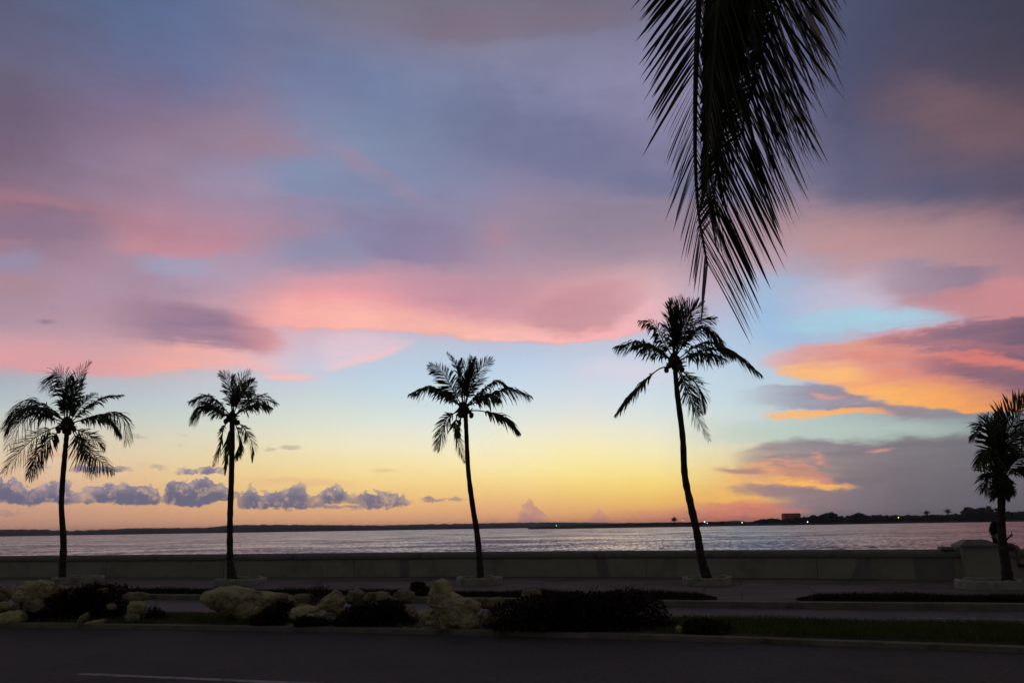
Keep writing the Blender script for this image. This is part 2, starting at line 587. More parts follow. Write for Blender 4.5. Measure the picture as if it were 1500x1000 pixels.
# --- upper left soft streaks
ribbon([(-60, 262, 285), (60, 285, 305), (200, 318, 340), (330, 345, 362, .7), (420, 360, 372, 0)], W(168, 122, 136), 30, 22, 1.5, .8, alpha=.7)
ribbon([(150, 335, 365, 0), (200, 342, 368), (260, 345, 374), (310, 346, 370), (380, 345, 362, 0)], W(214, 142, 150), 40, 16, 1.4, .9, alpha=.75)
ribbon([(190, 372, 398, 0), (230, 374, 402), (290, 374, 404), (330, 378, 402, 0)], W(162, 162, 190), 14, 12, 1, .6, alpha=.7)
ribbon([(380, 340, 390, 0), (440, 345, 400, .8), (520, 330, 400, .8), (600, 330, 395, 0)], W(138, 142, 172), 30, 24, 1.2, .6, alpha=.7)
ribbon([(470, 195, 215, 0), (510, 215, 245), (560, 248, 275), (600, 275, 300), (650, 300, 315, 0)], W(158, 136, 160), 24, 24, 1.2, .8, alpha=.55)
ribbon([(330, 195, 215, 0), (370, 198, 225), (430, 205, 238, .6), (480, 215, 240, 0)], W(162, 130, 142), 26, 22, 1.5, .8, alpha=.6)
ribbon([(-60, 318, 350, .8), (60, 312, 352), (130, 316, 350, .8), (190, 330, 345, 0)], W(130, 114, 142), 30, 24, 1.2, .9, alpha=.5)
ribbon([(-60, 352, 366, .8), (20, 352, 366), (60, 354, 364, 0)], W(178, 138, 148), 14, 14, .8, .7, alpha=.5)
ribbon([(-60, 374, 396, .8), (40, 370, 398), (75, 376, 396, 0)], W(150, 145, 174), 14, 14, .8, .7, alpha=.7)
ribbon([(-60, 398, 436, .9), (40, 402, 436), (120, 410, 430, 0)], W(176, 138, 148), 16, 18, 1.0, .8, alpha=.7)
ribbon([(120, 300, 345, 0), (200, 310, 362, .8), (290, 318, 368), (380, 318, 360, .9), (470, 315, 345, .5), (540, 310, 335, 0)], W(180, 136, 153), 46, 30, 1.8, 1.0, alpha=.6)
ribbon([(180, 178, 215, 0), (260, 176, 228, .8), (340, 172, 236), (420, 180, 236, .8), (500, 205, 236, 0)], W(150, 124, 143), 50, 40, 2.0, 1.0, alpha=.6)
ribbon([(240, 245, 285, 0), (300, 242, 300, .8), (380, 250, 300, .8), (440, 262, 300, 0)], W(156, 142, 168), 30, 28, 1.4, .9, alpha=.6)
ribbon([(370, 232, 262, 0), (430, 232, 284), (500, 242, 290, .9), (560, 260, 296, .6), (620, 280, 300, 0)], W(130, 142, 174), 20, 20, 1.4, .9, alpha=.8)
ribbon([(480, 300, 330, 0), (540, 312, 372), (600, 318, 392), (660, 325, 390, .7), (720, 340, 390, 0)], W(138, 126, 160), 30, 26, 1.4, .9, alpha=.7)
ribbon([(620, 150, 200, 0), (720, 165, 235, .7), (820, 180, 262), (900, 195, 270, .8), (960, 220, 262, 0)], W(114, 116, 150), 40, 36, 1.6, .9, alpha=.6)
ribbon([(820, 270, 295, 0), (880, 262, 300, .7), (940, 270, 305, .6), (1000, 290, 310, 0)], W(148, 140, 162), 22, 22, 1.4, .9, alpha=.6)
ribbon([(1240, 130, 180, 0), (1330, 105, 190, .6), (1400, 120, 215), (1460, 150, 222, .8), (1560, 170, 225, .6)], W(122, 96, 104), 50, 26, 1.8, .9, alpha=.7)
ribbon([(1150, 230, 280, 0), (1250, 215, 290, .6), (1350, 230, 300, .8), (1440, 215, 290, .8), (1560, 215, 300, .8)], W(92, 91, 118), 60, 60, 1.8, .9, alpha=.4)
# --- left pink band over the palms
ribbon([(-80, 490, 538), (60, 500, 545), (150, 510, 550), (220, 505, 549), (300, 495, 536), (360, 505, 538), (400, 520, 552), (440, 540, 562, .5), (480, 550, 566, 0)], [(-80, (215, 158, 165)), (150, (226, 160, 162)), (250, (242, 172, 160)), (330, (240, 178, 172)), (430, (225, 195, 205))], 44, 15, .9, .5)
ribbon([(380, 550, 553, 0), (400, 549, 555), (440, 549, 555), (475, 548, 553, 0)], W(246, 190, 186), 5, 4, .2, .2)
# --- mauve cloud on the left
ribbon([(120, 440, 470, 0), (170, 440, 488, .8), (230, 446, 500), (300, 452, 505), (350, 460, 510), (390, 470, 516), (412, 490, 512, .7), (430, 495, 505, 0)], [(150, (172, 140, 156)), (260, (144, 120, 146)), (330, (142, 116, 142)), (370, (182, 130, 144)), (410, (212, 148, 152))], 26, 26, 1.2, .8, alpha=.9)
ribbon([(52, 468, 474, 0), (66, 468, 475), (88, 468, 474, 0)], W(130, 115, 135), 4, 4, .3, .2, alpha=.8)
# --- centre pink band
ribbon([(330, 430, 470, 0), (400, 415, 475, .7), (440, 405, 480), (500, 402, 483), (560, 405, 488), (620, 412, 494), (700, 425, 499), (750, 430, 499), (780, 430, 503), (830, 420, 502), (880, 410, 497), (930, 400, 487), (960, 400, 478, .7), (1010, 400, 462, 0)], [(330, (228, 160, 165)), (480, (240, 160, 164)), (600, (232, 160, 166)), (720, (214, 152, 162)), (850, (224, 162, 166)), (960, (228, 182, 186))], 64, 12, 1.1, .6, alpha=.92)
ribbon([(360, 445, 470, 0), (420, 436, 474), (500, 440, 484), (560, 450, 488), (620, 462, 494), (700, 474, 499), (760, 480, 500), (830, 486, 502), (900, 470, 495), (950, 440, 482, .8), (985, 430, 465, 0)], [(360, (246, 170, 165)), (520, (252, 184, 172)), (640, (252, 186, 170)), (760, (252, 190, 178)), (860, (250, 180, 180)), (950, (240, 182, 188))], 34, 9, 1.0, .5)
ribbon([(750, 455, 470, 0), (790, 445, 482), (840, 425, 490), (890, 412, 482), (930, 405, 455, .6), (960, 400, 430, 0)], W(198, 146, 154), 26, 20, 1.3, .8, alpha=.8)
ribbon([(540, 400, 425, 0), (600, 400, 440, .8), (680, 410, 450), (750, 415, 455, .6), (800, 420, 450, 0)], W(186, 140, 160), 28, 26, 1.2, .7, alpha=.75)
ribbon([(690, 320, 350, 0), (730, 325, 362, .8), (770, 335, 350, 0)], W(175, 132, 148), 30, 28, 1.2, .8, alpha=.7)
ribbon([(455, 500, 540, 0), (490, 488, 541, .8), (530, 490, 532), (570, 494, 521), (600, 497, 508, .8), (612, 500, 502, 0)], W(232, 200, 210), 14, 9, .5, .4, alpha=.8)
ribbon([(470, 538, 545, 0), (520, 523, 532), (570, 510, 520), (598, 500, 508, 0)], W(246, 198, 198), 8, 6, .5, .4, alpha=.5)
ribbon([(820, 540, 560, 0), (880, 525, 556), (950, 530, 560), (1010, 545, 565, 0)], W(226, 212, 226), 24, 22, .8, .5, alpha=.6)
# --- upper centre and right
ribbon([(560, 15, 45, 0), (640, 20, 62), (720, 15, 62), (800, 10, 55), (900, 5, 45, .8), (980, 0, 25, 0)], W(122, 108, 124), 34, 18, 1.3, .8, alpha=.6)
ribbon([(840, 260, 290, 0), (930, 255, 290), (1000, 250, 290), (1080, 255, 300, .6), (1150, 260, 290, 0)], W(104, 112, 146), 22, 20, 1.2, .7, alpha=.65)
ribbon([(1120, 315, 345, 0), (1200, 305, 370), (1290, 320, 385), (1380, 340, 385), (1460, 330, 395), (1580, 340, 400)], [(1120, (184, 150, 158)), (1240, (196, 150, 150)), (1400, (190, 144, 142)), (1500, (176, 130, 138))], 95, 30, 1.6, .9, alpha=.7)
ribbon([(1060, 395, 470, 0), (1120, 398, 500), (1170, 400, 520, .8), (1230, 415, 500, .5), (1290, 430, 490, 0)], W(155, 190, 224), 26, 26, .8, .5, alpha=.75)
ribbon([(1130, 430, 470, 0), (1200, 410, 478), (1280, 400, 460, .9), (1340, 400, 440, 0)], W(206, 192, 212), 26, 26, 1.0, .7, alpha=.6)
ribbon([(1240, 385, 420, 0), (1300, 383, 438), (1370, 388, 452), (1430, 386, 440, .9), (1480, 380, 400, 0)], [(1240, (196, 168, 180)), (1330, (162, 142, 160)), (1420, (140, 122, 142))], 12, 30, 1.3, .9, alpha=.9)
ribbon([(1300, 425, 440, 0), (1350, 430, 456, .7), (1410, 420, 472), (1470, 400, 482), (1580, 400, 490)], W(206, 138, 142), 22, 14, 1.3, .8, alpha=.9)
ribbon([(1130, 475, 490, 0), (1190, 458, 488), (1260, 450, 486), (1330, 452, 482), (1390, 462, 478, .9), (1430, 470, 476, 0)], W(168, 205, 224), 16, 10, .7, .5, alpha=.95)
ribbon([(1230, 482, 490, 0), (1290, 485, 494, .8), (1350, 478, 492, .9), (1410, 470, 488), (1480, 470, 480, 0)], W(206, 156, 176), 6, 6, .6, .5, alpha=.8)
# --- the glowing cloud bank
ribbon([(1100, 525, 535, 0), (1130, 515, 541, .8), (1165, 506, 552), (1210, 500, 560), (1260, 497, 576), (1300, 492, 588), (1350, 484, 594), (1400, 476, 600), (1450, 472, 604), (1500, 470, 604), (1640, 470, 600)], [(1110, (220, 182, 186)), (1180, (224, 158, 152)), (1260, (230, 152, 134)), (1350, (222, 142, 128)), (1430, (188, 120, 122)), (1520, (160, 106, 118))], 16, 11, .9, .7)
ribbon([(1120, 536, 541, 0), (1150, 534, 549), (1190, 530, 558), (1240, 532, 560), (1275, 540, 556, .4), (1300, 545, 556, 0)], W(253, 190, 124), 20, 8, .9, .7, alpha=.95)
ribbon([(1220, 560, 572, 0), (1245, 558, 582), (1290, 560, 588), (1340, 562, 594), (1400, 566, 601), (1450, 572, 604), (1500, 580, 606), (1620, 590, 606, .6)], [(1220, (250, 178, 118)), (1300, (255, 184, 104)), (1400, (252, 170, 92)), (1500, (222, 138, 98))], 36, 8, 1.2, .9)
ribbon([(1250, 497, 502, 0), (1310, 492, 508, .9), (1370, 482, 512), (1430, 474, 520), (1500, 468, 526), (1620, 460, 530)], [(1250, (184, 128, 140)), (1400, (130, 106, 128)), (1500, (108, 94, 118))], 10, 12, 1.4, .9, alpha=.95)
ribbon([(1340, 512, 524, 0), (1380, 514, 538, .7), (1430, 515, 540), (1500, 526, 545), (1620, 530, 550)], W(222, 126, 116), 12, 10, 1.2, .9, alpha=.95)
ribbon([(1310, 520, 534, 0), (1370, 522, 548, .9), (1420, 532, 560), (1470, 538, 568), (1540, 545, 572), (1640, 545, 575)], [(1310, (184, 122, 132)), (1400, (134, 104, 122)), (1520, (120, 98, 114))], 12, 20, 1.3, .9, alpha=.9)
ribbon([(1330, 494, 500, 0), (1380, 500, 506, .8), (1450, 506, 514, .8), (1520, 508, 520, .6)], W(208, 128, 128), 8, 8, .8, .7, alpha=.45)
# --- grey shelf below it
ribbon([(1070, 575, 592, 0), (1120, 566, 596, .7), (1180, 560, 600), (1230, 562, 602), (1250, 578, 602), (1300, 588, 604), (1345, 594, 612), (1420, 603, 612, .9), (1520, 604, 618, .8)], [(1070, (186, 190, 206)), (1150, (158, 152, 172)), (1240, (148, 134, 152)), (1340, (150, 134, 144)), (1450, (138, 134, 146))], 8, 12, .9, .6, alpha=.9)
ribbon([(1180, 574, 578, 0), (1200, 574, 584), (1225, 578, 584), (1245, 582, 586, 0)], W(226, 158, 146), 7, 6, .7, .6, alpha=.8)
ribbon([(1112, 602, 606, 0), (1130, 602, 611), (1165, 601, 616), (1200, 599, 614), (1240, 595, 609), (1290, 594, 606), (1315, 598, 604, 0)], [(1110, (244, 190, 140)), (1160, (250, 188, 122)), (1240, (250, 178, 108)), (1310, (230, 160, 124))], 7, 5, .9, .8)
ribbon([(1320, 606, 612, 0), (1400, 606, 626, .7), (1520, 606, 640)], W(136, 140, 152), 12, 16, .8, .6, alpha=.7)
# --- greenish clear strip and the big grey cloud low on the right
ribbon([(980, 622, 650, 0), (1080, 618, 648, .7), (1200, 616, 650), (1320, 618, 646), (1400, 620, 640, .6), (1470, 618, 634, 0)], W(184, 206, 196), 24, 14, .7, .4, alpha=.8)
ribbon([(1070, 667, 700, 0), (1095, 660, 712, .7), (1130, 650, 740), (1180, 644, 790), (1215, 646, 790), (1260, 650, 790), (1330, 644, 790), (1400, 638, 790), (1500, 630, 790), (1640, 622, 790)], [(1070, (172, 150, 144)), (1130, (152, 138, 142)), (1200, (138, 127, 137)), (1300, (126, 119, 127)), (1400, (117, 113, 120)), (1500, (108, 104, 113))], 10, 16, .9, .6, alpha=.93)
ribbon([(1180, 690, 790, 0), (1260, 690, 790, .5), (1400, 700, 790, .6), (1600, 700, 790, .6)], W(98, 92, 104), 90, 10, .5, .3, alpha=.7)
ribbon([(1262, 659, 661, 0), (1280, 657, 662), (1300, 656, 660, .9), (1312, 657, 659, 0)], W(216, 150, 136), 4, 4, .3, .4, alpha=.9)
ribbon([(1186, 668, 670, 0), (1194, 664, 677), (1201, 664, 679, .9), (1212, 672, 676, 0)], W(224, 152, 134), 5, 5, 1.0, 1.2, alpha=.9)
ribbon([(1030, 690, 700, 0), (1070, 680, 704, .6), (1110, 674, 706), (1160, 677, 710), (1200, 688, 714), (1240, 702, 716), (1262, 712, 716, 0)], [(1030, (250, 200, 124)), (1110, (246, 178, 120)), (1160, (240, 156, 118)), (1240, (214, 146, 126))], 12, 9, 1.3, 1.5, alpha=.85, tex=.75)
ribbon([(1110, 692, 698, 0), (1150, 696, 708), (1200, 703, 713), (1240, 709, 716), (1264, 713, 716, 0)], W(254, 190, 102), 8, 6, .7, .7)
ribbon([(1130, 690, 693, 0), (1160, 690, 698, .7), (1200, 698, 704, 0)], W(176, 134, 132), 7, 7, .9, .8, alpha=.8)
ribbon([(1040, 684, 690, 0), (1065, 683, 692, .9), (1110, 685, 694), (1135, 689, 693, 0)], W(176, 138, 132), 5, 6, .5, .5, alpha=.9)
ribbon([(1060, 713, 720, 0), (1075, 711, 722, .8), (1120, 709, 726), (1180, 712, 732), (1260, 712, 760, .7), (1320, 712, 770, 0)], [(1060, (188, 142, 128)), (1140, (160, 132, 134)), (1260, (138, 124, 132))], 7, 8, .8, .6, alpha=.92)
ribbon([(940, 724, 732, 0), (1000, 726, 736, .6), (1060, 724, 738), (1120, 726, 736), (1170, 728, 733, 0)], W(252, 194, 106), 9, 8, .7, .5, alpha=.85)
ribbon([(860, 752, 764, 0), (930, 748, 766, .6), (1000, 744, 768, .8), (1060, 738, 768), (1120, 732, 760), (1150, 734, 752, .7), (1185, 738, 746, 0)], [(860, (232, 150, 130)), (1000, (226, 134, 126)), (1100, (234, 134, 116)), (1170, (210, 136, 126))], 14, 16, .9, .7, alpha=.85, tex=.5)
ribbon([(1120, 745, 748, 0), (1150, 744, 750, .9), (1180, 746, 750, .8), (1196, 748, 750, 0)], W(220, 136, 124), 4, 4, .4, .4, alpha=.8)
ribbon([(1085, 676, 679, 0), (1120, 676, 682, .9), (1165, 684, 690, .8), (1205, 694, 699, 0)], W(158, 130, 134), 5, 5, .9, 1.0, alpha=.7)
ribbon([(1040, 697, 701, 0), (1080, 698, 704, .9), (1125, 702, 708, .8), (1160, 708, 711, 0)], W(252, 190, 112), 5, 5, .7, .9, alpha=.85)
ribbon([(1120, 668, 672, 0), (1160, 667, 675, .8), (1210, 676, 684, .7), (1240, 686, 692, 0)], W(206, 148, 136), 8, 8, 1.0, 1.2, alpha=.6)
ribbon([(1000, 706, 712, 0), (1050, 706, 713, .7), (1100, 707, 712, 0)], W(240, 186, 116), 7, 7, .7, .8, alpha=.6)
ribbon([(1060, 745, 750, 0), (1100, 742, 749, .8), (1140, 744, 749, 0)], W(186, 126, 124), 6, 6, .7, .9, alpha=.6)
ribbon([(960, 752, 757, 0), (1010, 750, 756, .7), (1050, 750, 755, 0)], W(196, 136, 126), 5, 5, .6, .8, alpha=.6)
ribbon([(1180, 520, 526, 0), (1260, 514, 524, .6), (1340, 516, 528, .7), (1420, 524, 534, 0)], W(206, 132, 126), 12, 12, 1.2, 1.2, alpha=.6)
ribbon([(1250, 545, 553, 0), (1320, 544, 556, .7), (1400, 552, 562, .6), (1470, 562, 570, 0)], W(226, 142, 112), 12, 12, 1.2, 1.3, alpha=.6)
# --- faint bars in the yellow part
ribbon([(330, 696, 706, 0), (400, 700, 712, .7), (470, 704, 714, .8), (540, 706, 714, 0)], W(232, 176, 140), 9, 9, .8, .6, alpha=.6)
ribbon([(540, 684, 690, 0), (565, 685, 690, .8), (590, 687, 691, 0)], W(222, 172, 138), 4, 4, .5, .4, alpha=.7)
ribbon([(20, 655, 668, 0), (70, 656, 668, .8), (120, 660, 668, .8), (150, 662, 668, 0)], W(232, 160, 140), 8, 8, .8, .5, alpha=.7)
for x, y, w, h in ((204, 640, 12, 3), (270, 637, 8, 2), (425, 655, 22, 4), (398, 657, 12, 2.5), (262, 655, 5, 1.5), (232, 684, 16, 3), (212, 682, 6, 2)):
    ribbon([(x - w, y, y, 0), (x - w * .4, y - h, y + h), (x + w * .3, y - h * .8, y + h), (x + w, y, y, 0)], W(165, 150, 150), 3, 3, .5, .6, alpha=.55)


def cumulus(pts, cols, alpha=.95, n3=.55, soft=2.5, lo=3.5, tex=0.0):
    """flat based heaps with a lumpy upper edge"""
    global sky
    D = 0.049
    st = []
    for p in pts:
        a1, e1 = azel(p[0], p[1]); a2, e2 = azel(p[0], p[2])
        al = p[3] if len(p) > 3 else 1.0
        st.append((((a1 + a2) / 2 - RA0) / (RA1 - RA0), (e1 / 8, e2 / 8, al, 1)))
    azq, elq = azseq(); rpo = ramp(mth('ADD', azq, mth('MULTIPLY', n_puff, .010)), st)
    sp = nd('ShaderNodeSeparateColor'); WL.new(rpo, sp.inputs[0])
    e_hi = mth('DIVIDE', mth('ADD', elq, mth('ADD', mth('ADD', mth('MULTIPLY', n_puff, n3 * 1.5), mth('MULTIPLY', n_puff2, n3 * 1.9)), mth('MULTIPLY', PUFF, .30))), 8)
    e_lo = mth('DIVIDE', mth('MULTIPLY_ADD', n_puff2, .45, mth('MULTIPLY_ADD', n_fine, .5, elq)), 8)
    mh = mrange(mth('SUBTRACT', sp.outputs[0], e_hi), -soft * D / 16, soft * D / 16, smooth=True)
    ml = mrange(mth('SUBTRACT', e_lo, sp.outputs[1]), -lo * D / 16, lo * D / 16, smooth=True)
    f_ = mth('MULTIPLY', mth('MULTIPLY', mh, ml), mth('MULTIPLY', sp.outputs[2], alpha))
    f_ = mth('MULTIPLY', f_, mrange(mth('ADD', n_puff, mth('MULTIPLY', n_puff2, .8)), -.22, .0, .55, 1.0))
    # the puffs catch a little more light on their upper rims
    depth = mrange(mth('SUBTRACT', sp.outputs[0], e_hi), 0, 16 * D / 8)
    shade = mth('ADD', depth, mth('ADD', mth('MULTIPLY', n_puff, 2.2), mth('MULTIPLY', n_puff2, 1.6)))
    c = mixc(mrange(shade, -.1, .9), lin(cols[0]), lin(cols[1]))
    sky = mixc(f_, sky, c)



cumulus([(-400, 690, 738), (-40, 695, 738), (0, 702, 739), (22, 700, 739), (34, 712, 739), (48, 716, 738), (72, 706, 738), (98, 706, 738), (106, 722, 738, .9), (112, 724, 738, .4), (118, 716, 738, .9), (145, 711, 738), (172, 707, 739), (192, 710, 739), (217, 709, 739), (232, 716, 738), (240, 722, 734, .5), (247, 704, 737), (262, 700, 739), (277, 708, 742), (288, 696, 742), (301, 694, 741), (312, 705, 738), (330, 712, 734), (346, 716, 728, .8), (350, 724, 744, .6), (366, 712, 745), (380, 722, 746), (396, 722, 745), (402, 724, 745, 0)],
        [(156, 144, 160), (102, 104, 130)])
cumulus([(390, 722, 745, 0), (396, 722, 745), (412, 716, 746), (438, 710, 746), (452, 720, 744), (458, 726, 742, .5), (470, 716, 738), (486, 712, 738), (505, 714, 737), (514, 724, 736, .6), (528, 720, 740, .9), (545, 719, 743), (575, 722, 742), (594, 728, 740, .9), (607, 732, 736, 0)],
        [(158, 144, 160), (108, 108, 132)])
cumulus([(450, 738, 743, 0), (470, 737, 744, .9), (500, 739, 744, .8), (540, 738, 744, .9), (580, 740, 744, 0)], [(150, 128, 145), (125, 115, 140)], n3=.3)
cumulus([(98, 686, 690, 0), (112, 681, 691), (135, 680, 691), (160, 682, 690), (185, 683, 689, .8), (196, 686, 688, 0)], [(150, 132, 150), (122, 112, 140)], n3=.4)
cumulus([(40, 682, 686, 0), (58, 678, 687, .8), (76, 681, 685, 0)], [(150, 132, 150), (130, 118, 140)], n3=.4)
cumulus([(250, 690, 692, 0), (268, 687, 694), (288, 685, 694), (306, 679, 695), (320, 683, 695), (334, 690, 694, 0)], [(150, 135, 155), (120, 112, 142)], n3=.4)
cumulus([(612, 732, 734, 0), (628, 726, 735), (644, 728, 734, .8), (652, 731, 733, .3), (662, 728, 733, .8), (684, 729, 732, .5), (700, 731, 732, 0)], [(160, 135, 140), (138, 122, 140)], n3=.25)
cumulus([(-60, 745, 755, 0), (0, 746, 756, .8), (25, 750, 754, .7), (40, 752, 754, 0)], [(170, 140, 150), (150, 125, 142)], n3=.3, alpha=.7)
cumulus([(755, 762, 775, 0), (760, 752, 775, .8), (768, 736, 775), (776, 733, 775), (784, 735, 775), (792, 742, 775), (798, 754, 775, .9), (806, 764, 775, 0)], [(214, 156, 142), (196, 146, 142)], alpha=.85, lo=14)
cumulus([(850, 764, 772, 0), (866, 758, 772, .7), (874, 746, 772), (882, 746, 772), (890, 756, 772, .8), (902, 764, 772, 0)], [(222, 152, 138), (204, 148, 140)], alpha=.75, lo=14)
cumulus([(705, 766, 772, 0), (718, 759, 772, .7), (728, 757, 772, .7), (742, 764, 772, 0)], [(218, 156, 146), (206, 150, 144)], alpha=.7, lo=14)
cumulus([(1072, 762, 770, 0), (1084, 755, 770, .8), (1092, 750, 770, .9), (1102, 758, 770, .7), (1116, 764, 770, 0)], [(178, 130, 134), (165, 125, 134)], alpha=.7, lo=14)

# fine streaks of brightness through all of it
sky = mixc(mrange(EL, 8, 18, .15, .75), sky, mixc(1.0, sky, mth('MULTIPLY_ADD', mth('ADD', mth('MULTIPLY', n_streak, .45), mth('ADD', mth('MULTIPLY', n_diag, .8), mth('MULTIPLY', n_fib, .3))), .42, 1.0), 'MULTIPLY'))

# behind the viewer: even grey fill added to brighten the foreground, plus a trace of physical sky
nis = nd('ShaderNodeTexSky', sky_type='NISHITA')
nis.sun_disc = False
nis.sun_elevation = R(-1.5) if False else R(1.0)
nis.sun_rotation = R(9)
back = mixc(1.0, nis.outputs[0], (BACK, BACK, BACK * 1.02), 'MULTIPLY')
front = mrange(mth('DIVIDE', dy, mth('SQRT', mth('ADD', mth('MULTIPLY', dx, dx), mth('MULTIPLY', dy, dy)))), .15, .62, smooth=True)
front = mth('MULTIPLY', front, mrange(EL, 44, 62, 1.0, .0, smooth=True))
backc = mixc(.85, back, (.098, .092, .090))
final = mixc(front, backc, sky)
# below the horizon nothing glows
final = mixc(mrange(EL, -2.5, -.5), (.02, .02, .02), final)
go = nd('NodeGroupOutput'); WL.new(final, go.inputs[0])
WN, WL = world.node_tree.nodes, world.node_tree.links
WN.clear()
gi = nd('ShaderNodeGroup'); gi.node_tree = skyg
bg = nd('ShaderNodeBackground'); WL.new(gi.outputs[0], bg.inputs[0]); bg.inputs[1].default_value = 1.0
wo = nd('ShaderNodeOutputWorld'); WL.new(bg.outputs[0], wo.inputs[0])
world.cycles.sampling_method = 'MANUAL'
world.cycles.sample_map_resolution = 256

sun = bpy.data.lights.new('sun', 'SUN')
sun.energy = .02
sun.angle = R(12)
sun.color = (1, .6, .35)
so = bpy.data.objects.new('sun', sun)
col.objects.link(so)
so.rotation_euler = (R(88.5), 0, R(180 - 9))

scene.view_settings.view_transform = 'Standard'
scene.view_settings.look = 'None'
scene.view_settings.exposure = 0
scene.view_settings.gamma = 1
scene.cycles.max_bounces = 5
scene.cycles.diffuse_bounces = 2
scene.cycles.glossy_bounces = 3
scene.cycles.use_denoising = True
scene.cycles.adaptive_threshold = .02
scene.cycles.adaptive_min_samples = 16


# ------------------------------------------------------------------ ground lines (image y at given x, on the plane z)
SEA_Z = -1.3
PAVE = .13
L_NEAR = [(0, 918), (350, 923), (700, 930), (1000, 938), (1250, 947), (1500, 956)]
L_MFAR = [(0, 902), (300, 904), (700, 908), (1050, 912), (1500, 923)]
L_FKERB = [(0, 875), (230, 878), (700, 884), (1000, 889), (1150, 891), (1500, 894.5)]
L_WALL = [(0, 845), (400, 845), (700, 843.7), (1050, 845.2), (1400, 849)]
XS = list(range(-150, 1751, 50))
ROAD = Vector((math.cos(R(-15.4)), math.sin(R(-15.4)), 0))      # to the right and towards the camera
PERP = Vector((-ROAD.y, ROAD.x, 0))


def gline(L, z=0.0):
    """ground polyline through the samples, smoothed, extended straight at both ends"""
    pts = [gp(x, interp(L, x)[0], z) for x in XS]
    for _ in range(6):
        pts = [pts[0]] + [(a + b * 2 + c) / 4 for a, b, c in zip(pts, pts[1:], pts[2:])] + [pts[-1]]
    return [pts[0] - ROAD * 260] + pts + [pts[-1] + ROAD * 160]


def shifted(line, d, z=None):
    return [Vector((p.x + PERP.x * d, p.y + PERP.y * d, p.z if z is None else z)) for p in line]


def strip(mb, a, b):
    for i in range(len(a) - 1):
        mb.quad(a[i], a[i + 1], b[i + 1], b[i])


near = gline(L_NEAR)
mfar = gline(L_MFAR)
fkerb = gline(L_FKERB)
wall = gline(L_WALL, PAVE)


def setz(line, z):
    return [Vector((p.x, p.y, z)) for p in line]


def struct(mb, name, m):
    return tag(mb.build(name, m), kind='structure')


mb = MB(); strip(mb, shifted(near, -9.0, 0), setz(near, 0)); struct(mb, 'near_road', MAT['asphalt'])
mb = MB(); strip(mb, shifted(near, -24, .12), shifted(near, -9, .12)); strip(mb, shifted(near, -9, .12), shifted(near, -9, 0)); struct(mb, 'near_pavement', MAT['sidewalk'])
mb = MB(); strip(mb, setz(mfar, 0), setz(fkerb, 0)); struct(mb, 'far_road', MAT['asphalt_far'])
mb = MB(); strip(mb, shifted(near, .14, .075), shifted(mfar, -.15, .1)); struct(mb, 'median_soil', MAT['soil'])
mb = MB()
strip(mb, setz(near, 0), shifted(near, .015, .07)); strip(mb, shifted(near, .015, .07), shifted(near, .14, .08)); strip(mb, shifted(near, .14, .08), shifted(near, .14, .06))
strip(mb, shifted(mfar, -.15, .09), shifted(mfar, -.15, .115)); strip(mb, shifted(mfar, -.15, .115), shifted(mfar, -.01, .10)); strip(mb, shifted(mfar, -.01, .10), setz(mfar, 0))
struct(mb, 'median_kerb', MAT['kerb'])
mb = MB()
strip(mb, setz(fkerb, 0), shifted(fkerb, .02, .125)); strip(mb, shifted(fkerb, .02, .125), shifted(fkerb, .2, .14)); strip(mb, shifted(fkerb, .2, .14), shifted(fkerb, .2, PAVE - .02))
struct(mb, 'far_kerb', MAT['kerb'])
mb = MB(); strip(mb, shifted(fkerb, .2, PAVE), setz(wall, PAVE)); struct(mb, 'far_pavement', MAT['sidewalk'])
mb = MB(); strip(mb, shifted(near, -400, -.06), shifted(wall, .5, -.06)); struct(mb, 'ground', MAT['soil'])
a = shifted(wall, .45, SEA_Z)
mb = MB()
strip(mb, a, shifted(a, 12000))
A0, A1 = a[0], a[-1]
mb.quad(A1, A1 + ROAD * 9000 , A1 + ROAD * 9000 + PERP * 12000, A1 + PERP * 12000)
mb.quad(A0 - ROAD * 9000, A0, A0 + PERP * 12000, A0 - ROAD * 9000 + PERP * 12000)
struct(mb, 'sea_water', MAT['water'])

# road markings
def paint_line(p0, p1, w):
    d = (p1 - p0).normalized()
    n = Vector((-d.y, d.x, 0)) * w / 2
    mb = MB()
    k = 40
    for i in range(k):
        a_, b_ = p0 + (p1 - p0) * i / k, p0 + (p1 - p0) * (i + 1) / k
        j = [1 + .12 * noise.noise(Vector((i * .9 + e, w * 7, 0))) for e in (0, 1)]
        mb.quad(a_ - n * j[0], b_ - n * j[1], b_ + n * j[1], a_ + n * j[0])
    return mb
p0, p1 = gp(115, 986, .004), gp(420, 999, .004)
tag(paint_line(p0, p1 + (p1 - p0) * 1.6, .13).build('lane_line', MAT['paint']), kind='structure')
p0, p1 = gp(1328, 904, .004), gp(1500, 907, .004)
tag(paint_line(p0, p1 + (p1 - p0) * .8, .10).build('lane_line', MAT['paint']), kind='structure')

